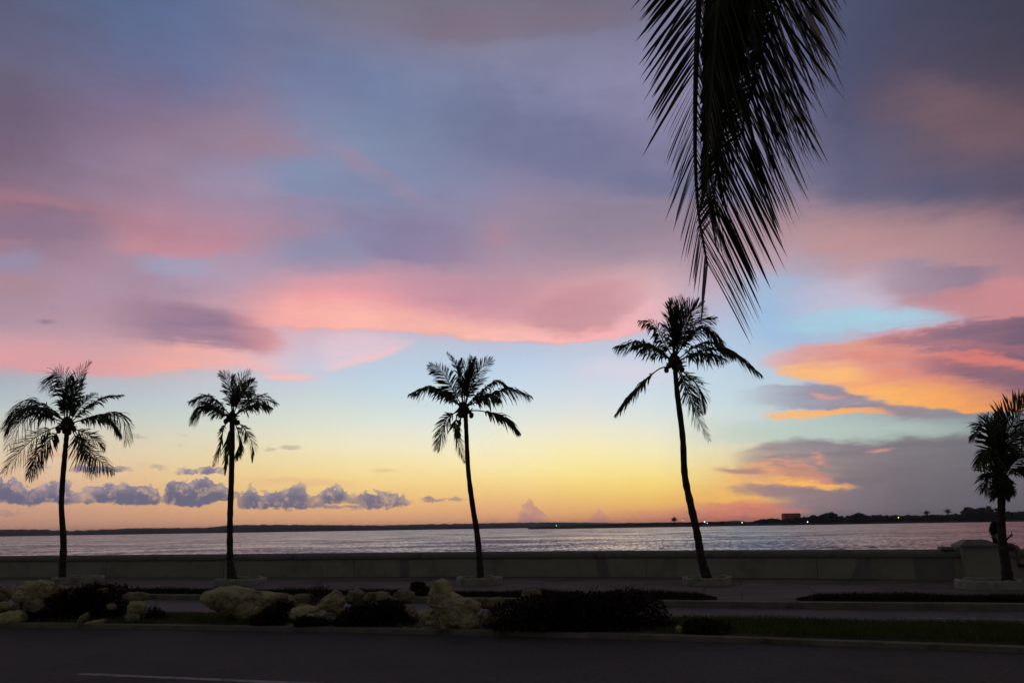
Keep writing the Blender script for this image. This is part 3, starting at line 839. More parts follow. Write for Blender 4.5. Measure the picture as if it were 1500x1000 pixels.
# ------------------------------------------------------------------ sea wall
WH = .83
def wall_profile(line, mb, prof, z0=PAVE):
    for (d0, h0), (d1, h1) in zip(prof, prof[1:]):
        strip(mb, shifted(line, d0, z0 + h0), shifted(line, d1, z0 + h1))
def cut(line, xa, xb):
    """part of the wall line between two image columns"""
    out = []
    n = 60
    for i in range(n + 1):
        x = xa + (xb - xa) * i / n
        best = None
        for p, q in zip(line, line[1:]):
            xp, xq = project(p)[0], project(q)[0]
            if project(p)[2] > 0 and project(q)[2] > 0 and xp <= x <= xq:
                lo, hi = 0., 1.
                for _ in range(30):
                    mid = (lo + hi) / 2
                    if project(p + (q - p) * mid)[0] < x: lo = mid
                    else: hi = mid
                best = p + (q - p) * lo
        if best is not None: out.append(best)
    return out
def line_point(line, x):
    return cut(line, x, x)[0]
BODY = [(0, -.05), (0, .60)]
COPE = [(.02, .60), (-.045, .605), (-.06, .63), (-.06, .70), (-.03, .76), (.03, .80), (.12, .825), (.24, .83), (.36, .815), (.44, .76), (.46, .60), (.40, .60)]
def make_wall(line, label):
    t = empty('sea_wall', (line[len(line) // 2].x, line[len(line) // 2].y, PAVE), label, 'sea wall', 'lengths of the sea wall')
    mb = MB(); wall_profile(line, mb, BODY + [])
    strip(mb, shifted(line, .40, PAVE + .6), shifted(line, .40, SEA_Z - .5))
    o = mb.build('wall_body', MAT['wall'], t)
    mb = MB(); wall_profile(line, mb, COPE); mb.build('coping', MAT['coping'], t, smooth=True)
    # joints every few metres
    acc = 0; mb = MB()
    for p, q in zip(line, line[1:]):
        L_ = (q - p).length; s = 0
        while acc + (L_ - s) > 5.2:
            s += 5.2 - acc; acc = 0
            c = p + (q - p) * (s / L_) - PERP * .002
            mb.box((c.x, c.y, PAVE + .30), .014, .006, .59, R(-15.4))
        acc += L_ - s
    mb.build('joint', MAT['soil'], t)
    return t
wl = [wall[0]] + cut(wall, -120, 1415)
wr_start = line_point(wall, 1462)
wr = [wr_start + ROAD * (i * .8) for i in range(0, 12)] + [wr_start + ROAD * 160]
make_wall(wl, 'long low concrete sea wall with rounded coping, left of the square pier')
make_wall(wr, 'short stretch of concrete sea wall right of the square pier, person sitting on it')

# grey patches, darker than the wall, set on its face
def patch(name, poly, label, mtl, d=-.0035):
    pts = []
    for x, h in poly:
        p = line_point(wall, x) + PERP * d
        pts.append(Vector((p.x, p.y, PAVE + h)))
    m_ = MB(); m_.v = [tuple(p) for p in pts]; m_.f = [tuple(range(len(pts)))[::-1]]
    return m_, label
MAT['patch'] = mat('grey_patch_tone', (.20, .20, .205), (.24, .24, .24), .85, 1.2, 8, .3, 25, c3=(.25, .25, .22), sc3=1.1)
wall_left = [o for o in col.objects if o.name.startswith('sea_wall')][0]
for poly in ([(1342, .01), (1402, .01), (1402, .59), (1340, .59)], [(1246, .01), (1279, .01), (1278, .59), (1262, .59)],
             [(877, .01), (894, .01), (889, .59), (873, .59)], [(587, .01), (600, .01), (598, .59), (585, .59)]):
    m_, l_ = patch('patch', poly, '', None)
    m_.build('grey_patch', MAT['patch'], wall_left)

# pier
pb = line_point(wall, 1433)
def obox(mb, c, sx, sy, z0, z1, t=1.0):
    """box along the road frame with tapered top factor t"""
    n = len(mb.v)
    for z, k in ((z0, 1), (z1, t)):
        for dx, dy in ((-.5, -.5), (.5, -.5), (.5, .5), (-.5, .5)):
            p = Vector((c.x, c.y, 0)) + ROAD * dx * sx * k + PERP * dy * sy * k
            mb.v.append((p.x, p.y, z))
    for f in ((0, 3, 2, 1), (4, 5, 6, 7), (0, 1, 5, 4), (1, 2, 6, 5), (2, 3, 7, 6), (3, 0, 4, 7)):
        mb.f.append(tuple(n + i for i in f))
pc = pb + PERP * .25 + ROAD * .10
pier = empty('wall_pier', (pc.x, pc.y, PAVE), 'square concrete pier with low pyramid cap ending the long sea wall', 'pier')
WP = (gp(1460, 851, PAVE) - gp(1404, 851, PAVE)).length * .97
mb = MB(); obox(mb, pc, WP, .95, PAVE - .05, PAVE + .88, .985); mb.build('shaft', MAT['wall'], pier)
mb = MB(); obox(mb, pc, WP + .07, 1.02, PAVE + .88, PAVE + .945, 1.0); obox(mb, pc, WP + .06, 1.01, PAVE + .945, PAVE + 1.09, .52); mb.build('cap', MAT['coping'], pier)
sh = line_point(wall, 1394) + PERP * .2
mb = MB(); obox(mb, sh, .34, .54, PAVE + .825, PAVE + .90, .9); mb.build('shoulder_block', MAT['coping'], pier)

# ------------------------------------------------------------------ planter rings
RINGS = [  # x centre, front y, half width px, label
    (96, 855, 31, 'low whitewashed ring kerb round the leftmost palm behind the boulders'),
    (341, 858.5, 34, 'low whitewashed ring kerb round the slim palm above the beaked boulder'),
    (701, 857.5, 34, 'low whitewashed ring kerb round the middle palm above the standing rock'),
    (1045, 858, 38, 'low whitewashed ring kerb round the tallest leaning palm'),
    (1475, 864, 52, 'wide whitewashed ring kerb round the palm at the right edge')]
ring_c = []
for i, (x, yf, hw, lab) in enumerate(RINGS):
    pf = gp(x, yf, PAVE)
    rad = hw / F * pf.y / math.cos(PITCH) * 1.0
    rad = (gp(x + hw, yf, PAVE) - pf).length
    c = Vector((pf.x, pf.y + rad * .93, PAVE))
    ring_c.append((c, rad))
    t = empty('planter_ring', c, lab, 'planter', 'planter rings of the palms')
    mb = MB(); n = 48; H = .2
    prof = [(1.0, -.03), (1.0, H * .8), (.985, H), (.93, H + .01), (.86, H), (.85, H * .75), (.85, 0)]
    for k in range(n):
        for (r0, h0), (r1, h1) in zip(prof, prof[1:]):
            def P(rr, hh, kk):
                a_ = 2 * math.pi * kk / n
                w = 1 + .035 * noise.noise(Vector((math.cos(a_) * 2 + i * 5, math.sin(a_) * 2, 0)))
                hz = hh * (1 + .22 * noise.noise(Vector((math.cos(a_) * 3, math.sin(a_) * 3, i * 7.0))))
                return Vector((c.x + math.cos(a_) * rr * rad * w, c.y + math.sin(a_) * rr * rad * w * .93, PAVE + hz))
            mb.quad(P(r0, h0, k), P(r0, h0, k + 1), P(r1, h1, k + 1), P(r1, h1, k))
    mb.build('rim', MAT['ring'], t, smooth=True)
    mb = MB()
    for k in range(n):
        a0_, a1_ = 2 * math.pi * k / n, 2 * math.pi * (k + 1) / n
        mb.tri(c + Vector((0, 0, .13)), c + Vector((math.cos(a0_) * rad * .9, math.sin(a0_) * rad * .83, .08)), c + Vector((math.cos(a1_) * rad * .9, math.sin(a1_) * rad * .83, .08)))
    mb.build('soil_bed', MAT['soil'], t)

# ------------------------------------------------------------------ palms
def spline(P, n):
    """Catmull-Rom through P, n+1 samples"""
    Q = [P[0] * 2 - P[1]] + P + [P[-1] * 2 - P[-2]]
    segs = len(P) - 1
    out = []
    for i in range(n + 1):
        u = i / n * segs
        k = min(int(u), segs - 1)
        t = u - k
        a, b, c, d = Q[k:k + 4]
        out.append(.5 * ((2 * b) + (c - a) * t + (2 * a - 5 * b + 4 * c - d) * t * t + (3 * b - a - 3 * c + d) * t ** 3))
    return out


def make_frond(path, parent, r, L=.55, wid=.035, nl=42, start=.16, roll=None, droop=.5, r0=.022, spread=.8, fold=False, sides=(1, 1), tipk=.28, seg=4, thin=0.0, ang=0.0, sidev=None, jit=.11, tipf=0.0):
    pts = spline(path, 28)
    cum = [0]
    for a_, b_ in zip(pts, pts[1:]):
        cum.append(cum[-1] + (b_ - a_).length)
    tot = cum[-1]
    mr = MB()
    mr.tube(pts, [r0 * (1 - .82 * c_ / tot) for c_ in cum], 6)
    fr = mr.build('frond', MAT['rachis'], parent, smooth=True)
    ml = MB()
    def sample(s):
        d = s * tot
        for i in range(len(cum) - 1):
            if cum[i + 1] >= d:
                t = (d - cum[i]) / max(1e-6, cum[i + 1] - cum[i])
                return pts[i].lerp(pts[i + 1], t), (pts[i + 1] - pts[i]).normalized()
        return pts[-1], (pts[-1] - pts[-2]).normalized()
    roll = r.uniform(-.6, .6) if roll is None else roll
    for sd in (-1, 1):
        if not sides[0 if sd < 0 else 1]:
            continue
        for i in range(nl):
            s = start + (1 - start) * (i + r.uniform(-.35, .35)) / (nl - 1)
            s = min(max(s, start), .998)
            if r.random() < thin:
                continue
            p, T = sample(s)
            e = (s - start) / (1 - start)
            prof = min(1, .45 + e * 3.2) * (1 - (max(0, e - .45) / .55) ** 1.6 * (1 - tipk))
            ln = L * prof * r.uniform(.82, 1.12) * sides[0 if sd < 0 else 1]
            side = T.cross(Vector((0, 0, 1)))
            if side.length < .15:
                side = Vector((1, 0, 0))
            if sidev is not None:
                side = sidev - T * sidev.dot(T)
            side.normalize()
            nrm = side.cross(T).normalized()
            if nrm.z < 0: nrm = -nrm
            side = (Matrix.Rotation(roll, 3, T) @ side).normalized()
            nrm = (Matrix.Rotation(roll, 3, T) @ nrm).normalized()
            fw = .35 + (.75 + tipf) * e + ang
            d0 = (side * sd * spread + T * fw + nrm * .18 + Vector((r.gauss(0, jit), r.gauss(0, jit), r.gauss(0, jit)))).normalized()
            w = wid * r.uniform(.75, 1.2) * (1 - .45 * e)
            dr = droop * r.uniform(.7, 1.35)
            q = []
            for k in range(seg + 1):
                u = k / seg
                pos = p + d0 * ln * u * (1 - .16 * dr * u) + Vector((0, 0, -1)) * ln * dr * u * u * .62
                q.append(pos)
            wv = T.cross(d0)
            wv = (wv + T * r.uniform(-.9, .9)).normalized()
            wv = (T * .8 + wv * .6).normalized()
            for k in range(seg):
                def wk(u): return w * (.45 + 1.9 * u * (1 - u) * 1.25) * (1 if u < .999 else .06)
                u0, u1 = k / seg, (k + 1) / seg
                w0, w1 = wv * wk(u0) * .5, wv * wk(u1) * .5
                if fold:
                    nn = nrm * w * .22
                    ml.quad(q[k], q[k + 1], q[k + 1] + w1 + nn * (1 - u1), q[k] + w0 + nn * (1 - u0))
                    ml.quad(q[k] - w0 + nn * (1 - u0), q[k + 1] - w1 + nn * (1 - u1), q[k + 1], q[k])
                else:
                    ml.quad(q[k] - w0, q[k + 1] - w1, q[k + 1] + w1, q[k] + w0)
    ml.build('leaflets', MAT['frond'], fr)
    return fr


def make_palm(ri, label, trunk, tw, fronds, crown, nuts=5, shaft=None, seed=1, scale=1.0):
    """trunk: px polyline top->base, tw: px widths; fronds: (px polyline, depth, opts)"""
    r = random.Random(seed)
    c, rad = ring_c[ri]
    Y0 = c.y
    base = at(trunk[-1][0], trunk[-1][1], Y0); base.z = PAVE + .05
    t = empty('palm_tree', base, label, 'palm tree', 'coconut palms in a row along the sea wall')
    ppm = F / (Y0 / math.cos(PITCH)) / 1.0
    px = 1.0 / (F / (Y0 * 1.0)) * 1.0
    pts = spline([at(x, y, Y0) for x, y in trunk], 46)
    n = len(pts)
    wd = []
    for i in range(n):
        u = i / (n - 1) * (len(tw) - 1)
        k = min(int(u), len(tw) - 2)
        wd.append((tw[k] + (tw[k + 1] - tw[k]) * (u - k)) * px * .43 * (1 + .05 * math.sin(i * 2.1) + .05 * r.uniform(-1, 1)))
    pts[-1].z = PAVE + .04
    mb = MB(); mb.tube(pts, wd, 12); mb.build('trunk', MAT['trunk'], t, smooth=True)
    C0 = at(crown[0], crown[1], Y0)
    mb = MB()
    cs = shaft or 9
    mb.ico(tuple(C0), cs * px * .8, 3, .35, 1.5, (.85, .85, 1.35), seed)
    for k in range(22):   # old leaf bases and fibre
        a_ = r.uniform(0, 6.28)
        p = C0 + Vector((math.cos(a_), math.sin(a_), r.uniform(-.9, .3))) * cs * px * .7
        d = Vector((math.cos(a_) * .6, math.sin(a_) * .6, r.uniform(-.9, .7))).normalized()
        mb.tube([p - d * .05, p + d * r.uniform(.06, .2)], [.035, .012], 5)
    mb.build('crown_shaft', MAT['trunk'], t)
    for k in range(nuts):
        a_ = 2 * math.pi * k / nuts + r.uniform(-.4, .4)
        p = C0 + Vector((math.cos(a_) * cs * px * 1.05, math.sin(a_) * cs * px * 1.05, -cs * px * r.uniform(.3, 1.1)))
        mb = MB(); mb.ico(tuple(p), .085, 2, .1, 1, (.9, .9, 1.15), k); mb.build('coconut', MAT['coconut'], t, smooth=True)
    for fi, fd in enumerate(fronds):
        poly, dep = fd[0], fd[1]
        o = dict(fd[2]) if len(fd) > 2 else {}
        m_ = len(poly) - 1
        P = []
        for i, (x, y) in enumerate(poly):
            u = i / m_
            P.append(at(x, y, Y0 + dep * u))
        P[0] = P[0].lerp(C0, .35)
        o.setdefault('L', .52); o['L'] *= scale * 1.22
        o.setdefault('jit', .13); o.setdefault('nl', 66); o.setdefault('wid', .055)
        make_frond(P, t, r, **o)
    return t


H = dict(droop=1.0, roll=.0, spread=.55, L=.5)       # leaflets hanging like a curtain
UPR = dict(droop=.12, roll=1.5, spread=.62, L=.55)    # seen broadside, both ranks in view
MID = dict(droop=.55, roll=.8, spread=.7, L=.52)
DN = dict(droop=.5, roll=1.2, spread=.5, L=.46)
def o(b, **k):
    d = dict(b); d.update(k); return d

make_palm(0, 'leftmost coconut palm with a broad heavy crown and slim straight trunk', [(98, 634), (96, 655), (92, 700), (90, 740), (92, 775), (93, 800), (91, 849)], [8, 8, 8.5, 8.5, 9, 10.5, 12], [
    ([(98, 618), (100, 580), (94, 556), (78, 547), (66, 572)], -.3, o(MID, L=.6, roll=1.2)),
    ([(98, 618), (96, 585), (88, 560), (80, 543)], .5, o(UPR, L=.5)),
    ([(102, 614), (106, 580), (114, 553), (132, 530)], .1, o(UPR, L=.42, roll=1.3)),
    ([(102, 614), (108, 585), (118, 565), (126, 548)], -.6, o(UPR, L=.4)),
    ([(104, 616), (118, 595), (140, 576)], .8, o(MID, L=.4)),
    ([(105, 618), (128, 597), (152, 582), (179, 578)], .3, o(H, L=.36, droop=.8, thin=.25)),
    ([(105, 619), (140, 609), (170, 606), (184, 622), (187, 648)], -.2, o(H, L=.5, roll=.4)),
    ([(105, 619), (138, 611), (160, 614), (176, 636)], .9, o(H, L=.45)),
    ([(108, 628), (130, 637), (145, 648), (152, 656)], .9, o(DN, L=.36)),
    ([(110, 628), (122, 648), (142, 670), (168, 690)], -.7, o(DN, L=.5)),
    ([(108, 630), (118, 655), (128, 678), (136, 694)], .3, o(DN, L=.5)),
    ([(92, 612), (65, 594), (38, 590), (6, 624)], -.1, o(H, L=.55, roll=.5)),
    ([(92, 612), (60, 600), (30, 603), (12, 628)], -.8, o(H, L=.6, roll=.3)),
    ([(90, 616), (55, 606), (28, 622), (11, 655)], .8, o(H, L=.6, roll=.2)),
    ([(90, 612), (70, 600), (48, 598), (20, 612)], 1.3, o(H, L=.6)),
    ([(88, 622), (62, 634), (35, 655), (5, 692)], -.4, o(DN, L=.5, roll=1.0)),
    ([(90, 628), (72, 645), (55, 665), (42, 698)], .4, o(DN, L=.5)),
    ([(92, 618), (96, 590), (100, 570), (104, 560)], -.9, o(UPR, L=.5)),
], (98, 622), 7, 11, 3, scale=1.12)

make_palm(1, 'slim coconut palm second from left with dead fronds hanging down its trunk', [(340, 612), (340, 640), (339, 700), (337, 760), (337, 815), (339, 835), (340, 850)], [7.5, 9, 9, 9.5, 10.5, 13, 19], [
    ([(340, 602), (336, 570), (330, 552), (322, 546)], .1, o(UPR, L=.4)),
    ([(340, 602), (340, 575), (338, 560), (344, 552)], .6, o(UPR, L=.36)),
    ([(342, 602), (347, 572), (356, 553), (366, 544)], -.2, o(UPR, L=.36)),
    ([(343, 603), (352, 584), (362, 568), (372, 558)], .6, o(UPR, L=.4)),
    ([(341, 602), (345, 585), (355, 573), (373, 575)], -.7, o(UPR, L=.38)),
    ([(337, 608), (322, 592), (305, 581), (280, 587)], -.1, o(H, L=.42, roll=.4)),
    ([(336, 612), (318, 600), (298, 597), (282, 618)], .3, o(H, L=.42)),
    ([(336, 612), (322, 604), (310, 594), (296, 588)], -.9, o(H, L=.42)),
    ([(345, 608), (362, 592), (380, 583), (403, 590)], -.2, o(H, L=.45, roll=.7, droop=.7)),
    ([(345, 609), (360, 598), (378, 592), (396, 596)], .7, o(H, L=.42)),
    ([(337, 616), (328, 626), (323, 655), (313, 683)], -.2, o(DN, L=.24, thin=.3)),
    ([(338, 622), (336, 645), (334, 668), (330, 692)], -.5, o(DN, L=.3, thin=.2)),
    ([(345, 617), (358, 628), (369, 650), (369, 674)], .1, o(DN, L=.26, thin=.35)),
    ([(344, 620), (350, 635), (350, 655), (344, 672)], .4, o(DN, L=.28, thin=.3)),
], (340, 610), 5, 8, 5, scale=1.05)

make_palm(2, 'middle coconut palm whose crown holds one thin upright spear frond', [(682, 608), (683, 630), (686, 690), (693, 745), (698, 775), (702, 812), (704, 849)], [8, 7.5, 8, 9, 9.5, 10.5, 13], [
    ([(678, 592), (675, 560), (668, 535), (655, 516)], .1, o(UPR, L=.2, spread=.45)),
    ([(678, 590), (673, 562), (671, 545), (677, 528)], .6, o(UPR, L=.34)),
    ([(680, 590), (682, 560), (686, 540), (690, 524)], -.4, o(UPR, L=.42)),
    ([(682, 590), (688, 560), (693, 540), (696, 526)], .7, o(UPR, L=.42)),
    ([(683, 591), (692, 562), (704, 540), (720, 527)], -.1, o(UPR, L=.42)),
    ([(675, 592), (662, 568), (648, 546), (630, 534)], .1, o(UPR, L=.44, droop=.3)),
    ([(673, 593), (655, 582), (632, 568), (602, 576)], -.2, o(H, L=.44)),
    ([(674, 592), (656, 578), (644, 572), (632, 566)], .8, o(H, L=.44)),
    ([(684, 592), (706, 572), (728, 558), (744, 566)], .4, o(H, L=.34)),
    ([(684, 594), (708, 584), (740, 570), (775, 579)], -.3, o(H, L=.52, roll=.5)),
    ([(684, 594), (702, 582), (715, 580), (730, 584)], .6, o(H, L=.5)),
    ([(686, 604), (698, 601), (716, 604), (740, 612), (759, 631)], .1, o(H, L=.4, start=.32)),
    ([(671, 602), (655, 612), (647, 635), (640, 658)], -.1, o(DN, L=.36)),
    ([(668, 604), (666, 625), (672, 652), (680, 675)], .2, o(DN, L=.28, thin=.15)),
    ([(676, 608), (674, 618), (672, 628), (673, 638)], -.5, o(DN, L=.26, thin=.3)),
], (679, 599), 3, 11, 9, scale=1.05)

make_palm(3, 'tallest coconut palm, its trunk leaning left from the base under a high crown', [(989, 540), (992, 575), (1000, 640), (1003, 695), (1012, 740), (1021, 780), (1028, 820), (1037, 850)], [8, 9, 10, 11, 12, 12.5, 13.5, 18], [
    ([(986, 520), (984, 490), (982, 462), (986, 442)], .1, o(UPR, L=.5)),
    ([(988, 518), (990, 486), (995, 458), (1002, 440)], -.3, o(UPR, L=.6)),
    ([(989, 518), (998, 485), (1010, 460), (1028, 448)], .3, o(UPR, L=.6)),
    ([(990, 518), (1002, 492), (1020, 472), (1046, 466)], -.4, o(MID, L=.5)),
    ([(990, 519), (1008, 496), (1030, 480), (1058, 500)], .6, o(H, L=.5)),
    ([(988, 518), (986, 490), (992, 470), (1000, 455)], .9, o(UPR, L=.6)),
    ([(988, 520), (996, 495), (1006, 478), (1012, 462)], -1., o(UPR, L=.6)),
    ([(984, 520), (970, 496), (958, 474), (938, 470)], .1, o(H, L=.4, roll=.7)),
    ([(983, 528), (958, 512), (935, 502), (903, 508)], -.2, o(H, L=.48, roll=.3)),
    ([(983, 526), (964, 512), (950, 506), (930, 506)], .7, o(H, L=.48)),
    ([(981, 541), (966, 540), (945, 558), (920, 583), (903, 605)], .1, o(H, L=.38, start=.25)),
    ([(994, 526), (1018, 508), (1045, 502), (1075, 518)], .4, o(H, L=.55, roll=.3)),
    ([(994, 528), (1030, 514), (1068, 514), (1112, 546)], -.2, o(H, L=.52, roll=.5, start=.1)),
    ([(994, 528), (1015, 520), (1040, 520), (1062, 526)], .9, o(H, L=.5)),
    ([(996, 540), (1010, 553), (1024, 568), (1031, 600)], .3, o(DN, L=.4)),
    ([(994, 544), (1008, 575), (1022, 612), (1038, 642)], -.1, o(DN, L=.36, thin=.2)),
    ([(996, 540), (1004, 560), (1016, 585), (1026, 605)], -.5, o(DN, L=.36, thin=.2)),
], (988, 530), 5, 12, 12, scale=1.05)

make_palm(4, 'short bushy coconut palm at the right edge in front of the seated person', [(1466, 700), (1467, 735), (1467, 770), (1470, 805), (1474, 830), (1477, 858)], [11, 12, 12.5, 14, 16, 19], [
    ([(1467, 700), (1464, 662), (1474, 622), (1500, 594), (1530, 594)], -.3, o(MID, L=.6, roll=1.1, droop=.1)),
    ([(1467, 700), (1468, 658), (1485, 616), (1515, 592), (1545, 600)], .3, o(UPR, L=.6, roll=1.2)),
    ([(1468, 698), (1474, 650), (1494, 620), (1525, 610)], -.7, o(MID, L=.7)),
    ([(1467, 700), (1461, 660), (1458, 630), (1468, 606)], .5, o(UPR, L=.5)),
    ([(1466, 700), (1458, 655), (1444, 622), (1423, 640)], -.1, o(MID, L=.5, droop=.35)),
    ([(1466, 700), (1455, 660), (1446, 628), (1436, 612)], .5, o(UPR, L=.5)),
    ([(1466, 702), (1454, 672), (1444, 660), (1432, 684)], -.5, o(H, L=.4)),
    ([(1465, 705), (1453, 692), (1447, 700), (1442, 718)], .1, o(DN, L=.36)),
    ([(1466, 702), (1460, 670), (1452, 655), (1446, 668)], .9, o(DN, L=.45)),
    ([(1469, 700), (1488, 672), (1512, 655), (1540, 670)], -.2, o(MID, L=.6)),
    ([(1469, 701), (1482, 680), (1500, 668), (1520, 680)], .6, o(MID, L=.5)),
    ([(1469, 704), (1484, 690), (1500, 686), (1516, 705)], .1, o(H, L=.4, start=.3)),
    ([(1468, 698), (1478, 655), (1500, 635), (1530, 640)], -.9, o(MID, L=.7)),
    ([(1467, 706), (1462, 715), (1455, 725), (1450, 722)], -.2, o(DN, L=.2)),
    ([(1469, 706), (1476, 712), (1480, 720), (1479, 726)], -.2, o(DN, L=.2)),
], (1467, 705), 0, 15, 15)

# ------------------------------------------------------------------ near palm with the hanging fronds overhead
r = random.Random(21)
crown = at(1110, -420, 3.1)
tb = Vector((2.3, -2.2, .12))
t = empty('palm_tree', tb, 'near coconut palm overhead, only its dark drooping frond hanging into view at upper right', 'palm tree')
mb = MB()
tp = spline([tb, Vector((2.25, -1.6, 2.2)), Vector((1.9, .3, 4.2)), crown + Vector((0, 0, -.15))], 30)
mb.tube(tp, [.2 - .08 * i / 30 for i in range(31)], 14); mb.build('trunk', MAT['trunk'], t, smooth=True)
mb = MB(); mb.ico(tuple(crown), .22, 3, .3, 1.5, (.9, .9, 1.3), 4); mb.build('crown_shaft', MAT['trunk'], t)
SV = Vector((1, .25, 0))
NEAR = [
    ([crown, at(1075, -300, 3.9), at(1034, -120, 4.25), at(1022, 40, 4.3), at(1018, 190, 4.28), at(1022, 300, 4.25), at(1036, 388, 4.2)],
     dict(L=.84, wid=.046, nl=104, start=.2, roll=-.15, droop=.14, spread=.74, sides=(.74, 1), r0=.034, tipk=.58, ang=.2, tipf=.75, jit=.045, sidev=SV)),
    ([crown, at(1110, -290, 3.8), at(1092, -130, 4.1), at(1082, 10, 4.15), at(1066, 140, 4.15), at(1050, 250, 4.12), at(1042, 325, 4.1)],
     dict(L=.92, wid=.070, nl=104, start=.2, roll=.2, droop=.12, spread=.90, sides=(.30, 1), r0=.026, tipk=.62, ang=.1, tipf=.5, jit=.05, sidev=SV)),
    ([crown, at(1160, -300, 3.9), at(1156, -150, 4.3), at(1146, -50, 4.35), at(1124, 50, 4.35), at(1100, 140, 4.3), at(1082, 205, 4.25)],
     dict(L=.80, wid=.066, nl=104, start=.2, roll=-.1, droop=.14, spread=.95, sides=(.4, 1), r0=.026, tipk=.80, ang=.05, tipf=.2, jit=.05, sidev=SV)),
    ([crown, at(1090, -280, 3.7), at(1062, -130, 3.95), at(1050, 20, 4.0), at(1040, 160, 4.0), at(1034, 280, 4.0)],
     dict(L=.70, wid=.060, nl=90, start=.2, roll=.3, droop=.16, spread=.5, sides=(.3, 1), r0=.024, tipk=.5, ang=.3, tipf=.6, jit=.05, sidev=SV)),
    ([crown, at(1135, -300, 3.8), at(1118, -150, 4.0), at(1108, -40, 4.1), at(1092, 60, 4.1), at(1076, 140, 4.1)],
     dict(L=.84, wid=.070, nl=96, start=.2, roll=.1, droop=.14, spread=.86, sides=(.3, 1), r0=.024, tipk=.8, ang=.15, tipf=.3, jit=.05, sidev=SV)),
]
for P, kw in NEAR:
    make_frond(P, t, r, fold=True, seg=6, **kw)
for ang_, rise in ((100, .5), (150, .3), (200, .5), (250, .4), (300, .6), (340, .7), (20, 1.0)):   # the rest of the crown, above the picture
    d = Vector((math.cos(R(ang_ + 90)), math.sin(R(ang_ + 90)), 0))
    if d.y > .2: continue
    make_frond([crown, crown + d * .9 + Vector((0, 0, rise)), crown + d * 2 + Vector((0, 0, rise * .9)), crown + d * 3 + Vector((0, 0, rise - 1.2))], t, r, L=.7, wid=.03, nl=40, start=.2, droop=.5, roll=0., spread=.7, r0=.03)

# ------------------------------------------------------------------ rocks on the median
def near_y(x):
    p = gp(x, interp(L_NEAR, x)[0], 0)
    return p.y


def radial(poly, cx, cz):
    ang = sorted((math.atan2(z - cz, x - cx), math.hypot(x - cx, z - cz)) for x, z in poly)
    def f(a_):
        n = len(ang)
        for i in range(n):
            a0_, r0_ = ang[i]
            a1_, r1_ = ang[(i + 1) % n]
            if i == n - 1: a1_ += 2 * math.pi
            aa = a_ if a_ >= ang[0][0] else a_ + 2 * math.pi
            if a0_ <= aa <= a1_:
                # straight edge between the two outline points
                x0, z0, x1, z1 = r0_ * math.cos(a0_), r0_ * math.sin(a0_), r1_ * math.cos(a1_), r1_ * math.sin(a1_)
                dx, dz = math.cos(aa), math.sin(aa)
                den = dx * (z1 - z0) - dz * (x1 - x0)
                if abs(den) < 1e-9: return r0_
                return max(.02, (x0 * (z1 - z0) - z0 * (x1 - x0)) / den)
        return ang[0][1]
    return f


def make_rock(poly, off, label, mtl='rock', thick=None, sub=5, seed=0, amp=.13, Y=None, name='boulder', cat='rock', group='rocks heaped on the median'):
    if len(poly) == 4 and not isinstance(poly[0], tuple):
        x0, y0, x1, y1 = poly
        rr = random.Random(seed + 99)
        cx, cy, a_, b_ = (x0 + x1) / 2, (y0 + y1) / 2, (x1 - x0) / 2, (y1 - y0) / 2
        poly = []
        for k in range(9):
            th = 2 * math.pi * (k + rr.uniform(-.28, .28)) / 9
            c_, s_ = math.cos(th), math.sin(th)
            q = .72
            poly.append((cx + a_ * math.copysign(abs(c_) ** q, c_) * rr.uniform(.88, 1.04), cy + b_ * math.copysign(abs(s_) ** q, s_) * rr.uniform(.88, 1.04)))
    xs, ys = [p[0] for p in poly], [p[1] for p in poly]
    cxp = sum(xs) / len(xs)
    Yd = (near_y(cxp) + off) if Y is None else Y
    W = [at(x, y, Yd) for x, y in poly]
    cx = sum(p.x for p in W) / len(W)
    cz = sum(p.z for p in W) / len(W)
    f = radial([(p.x, p.z) for p in W], cx, cz)
    size = max(max(p.x for p in W) - min(p.x for p in W), max(p.z for p in W) - min(p.z for p in W))
    mn = min(max(p.x for p in W) - min(p.x for p in W), max(p.z for p in W) - min(p.z for p in W))
    th_ = thick or mn * .55
    bm = bmesh.new()
    bmesh.ops.create_icosphere(bm, subdivisions=sub, radius=1)
    s3 = Vector((seed * 3.3, seed * 1.9, seed * 2.7))
    mb = MB()
    for v in bm.verts:
        n = v.co.normalized()
        a_ = math.atan2(n.z, n.x)
        rad = f(a_)
        c_ = math.hypot(n.x, n.z)
        c_ = c_ ** .8
        p = Vector((math.cos(a_) * rad * c_, math.copysign(abs(n.y) ** .85, n.y) * th_, math.sin(a_) * rad * c_))
        fr = 2.2 / size
        k = noise.fractal(p * fr * 1.6 + s3, .9, 2.1, 5) * amp * 1.1
        vd, vp = noise.voronoi(p * fr * 1.5 + s3)
        k += (min(vd[1] - vd[0], .5) - .3) * amp * 1.1
        k -= max(0, noise.noise(p * fr * 5 + s3) - .25) * amp * .7
        p = p * (1 + k)
        mb.v.append((cx + p.x, Yd + p.y, cz + p.z))
    mb.f = [tuple(v.index for v in fc.verts) for fc in bm.faces]
    bm.free()
    zmin = min(v[2] for v in mb.v)
    o_ = mb.build(name, MAT[mtl], None, smooth=True, origin=(cx, Yd, zmin))
    try:
        o_.data.set_sharp_from_angle(angle=R(38))
    except Exception:
        pass
    return tag(o_, label, cat, group)


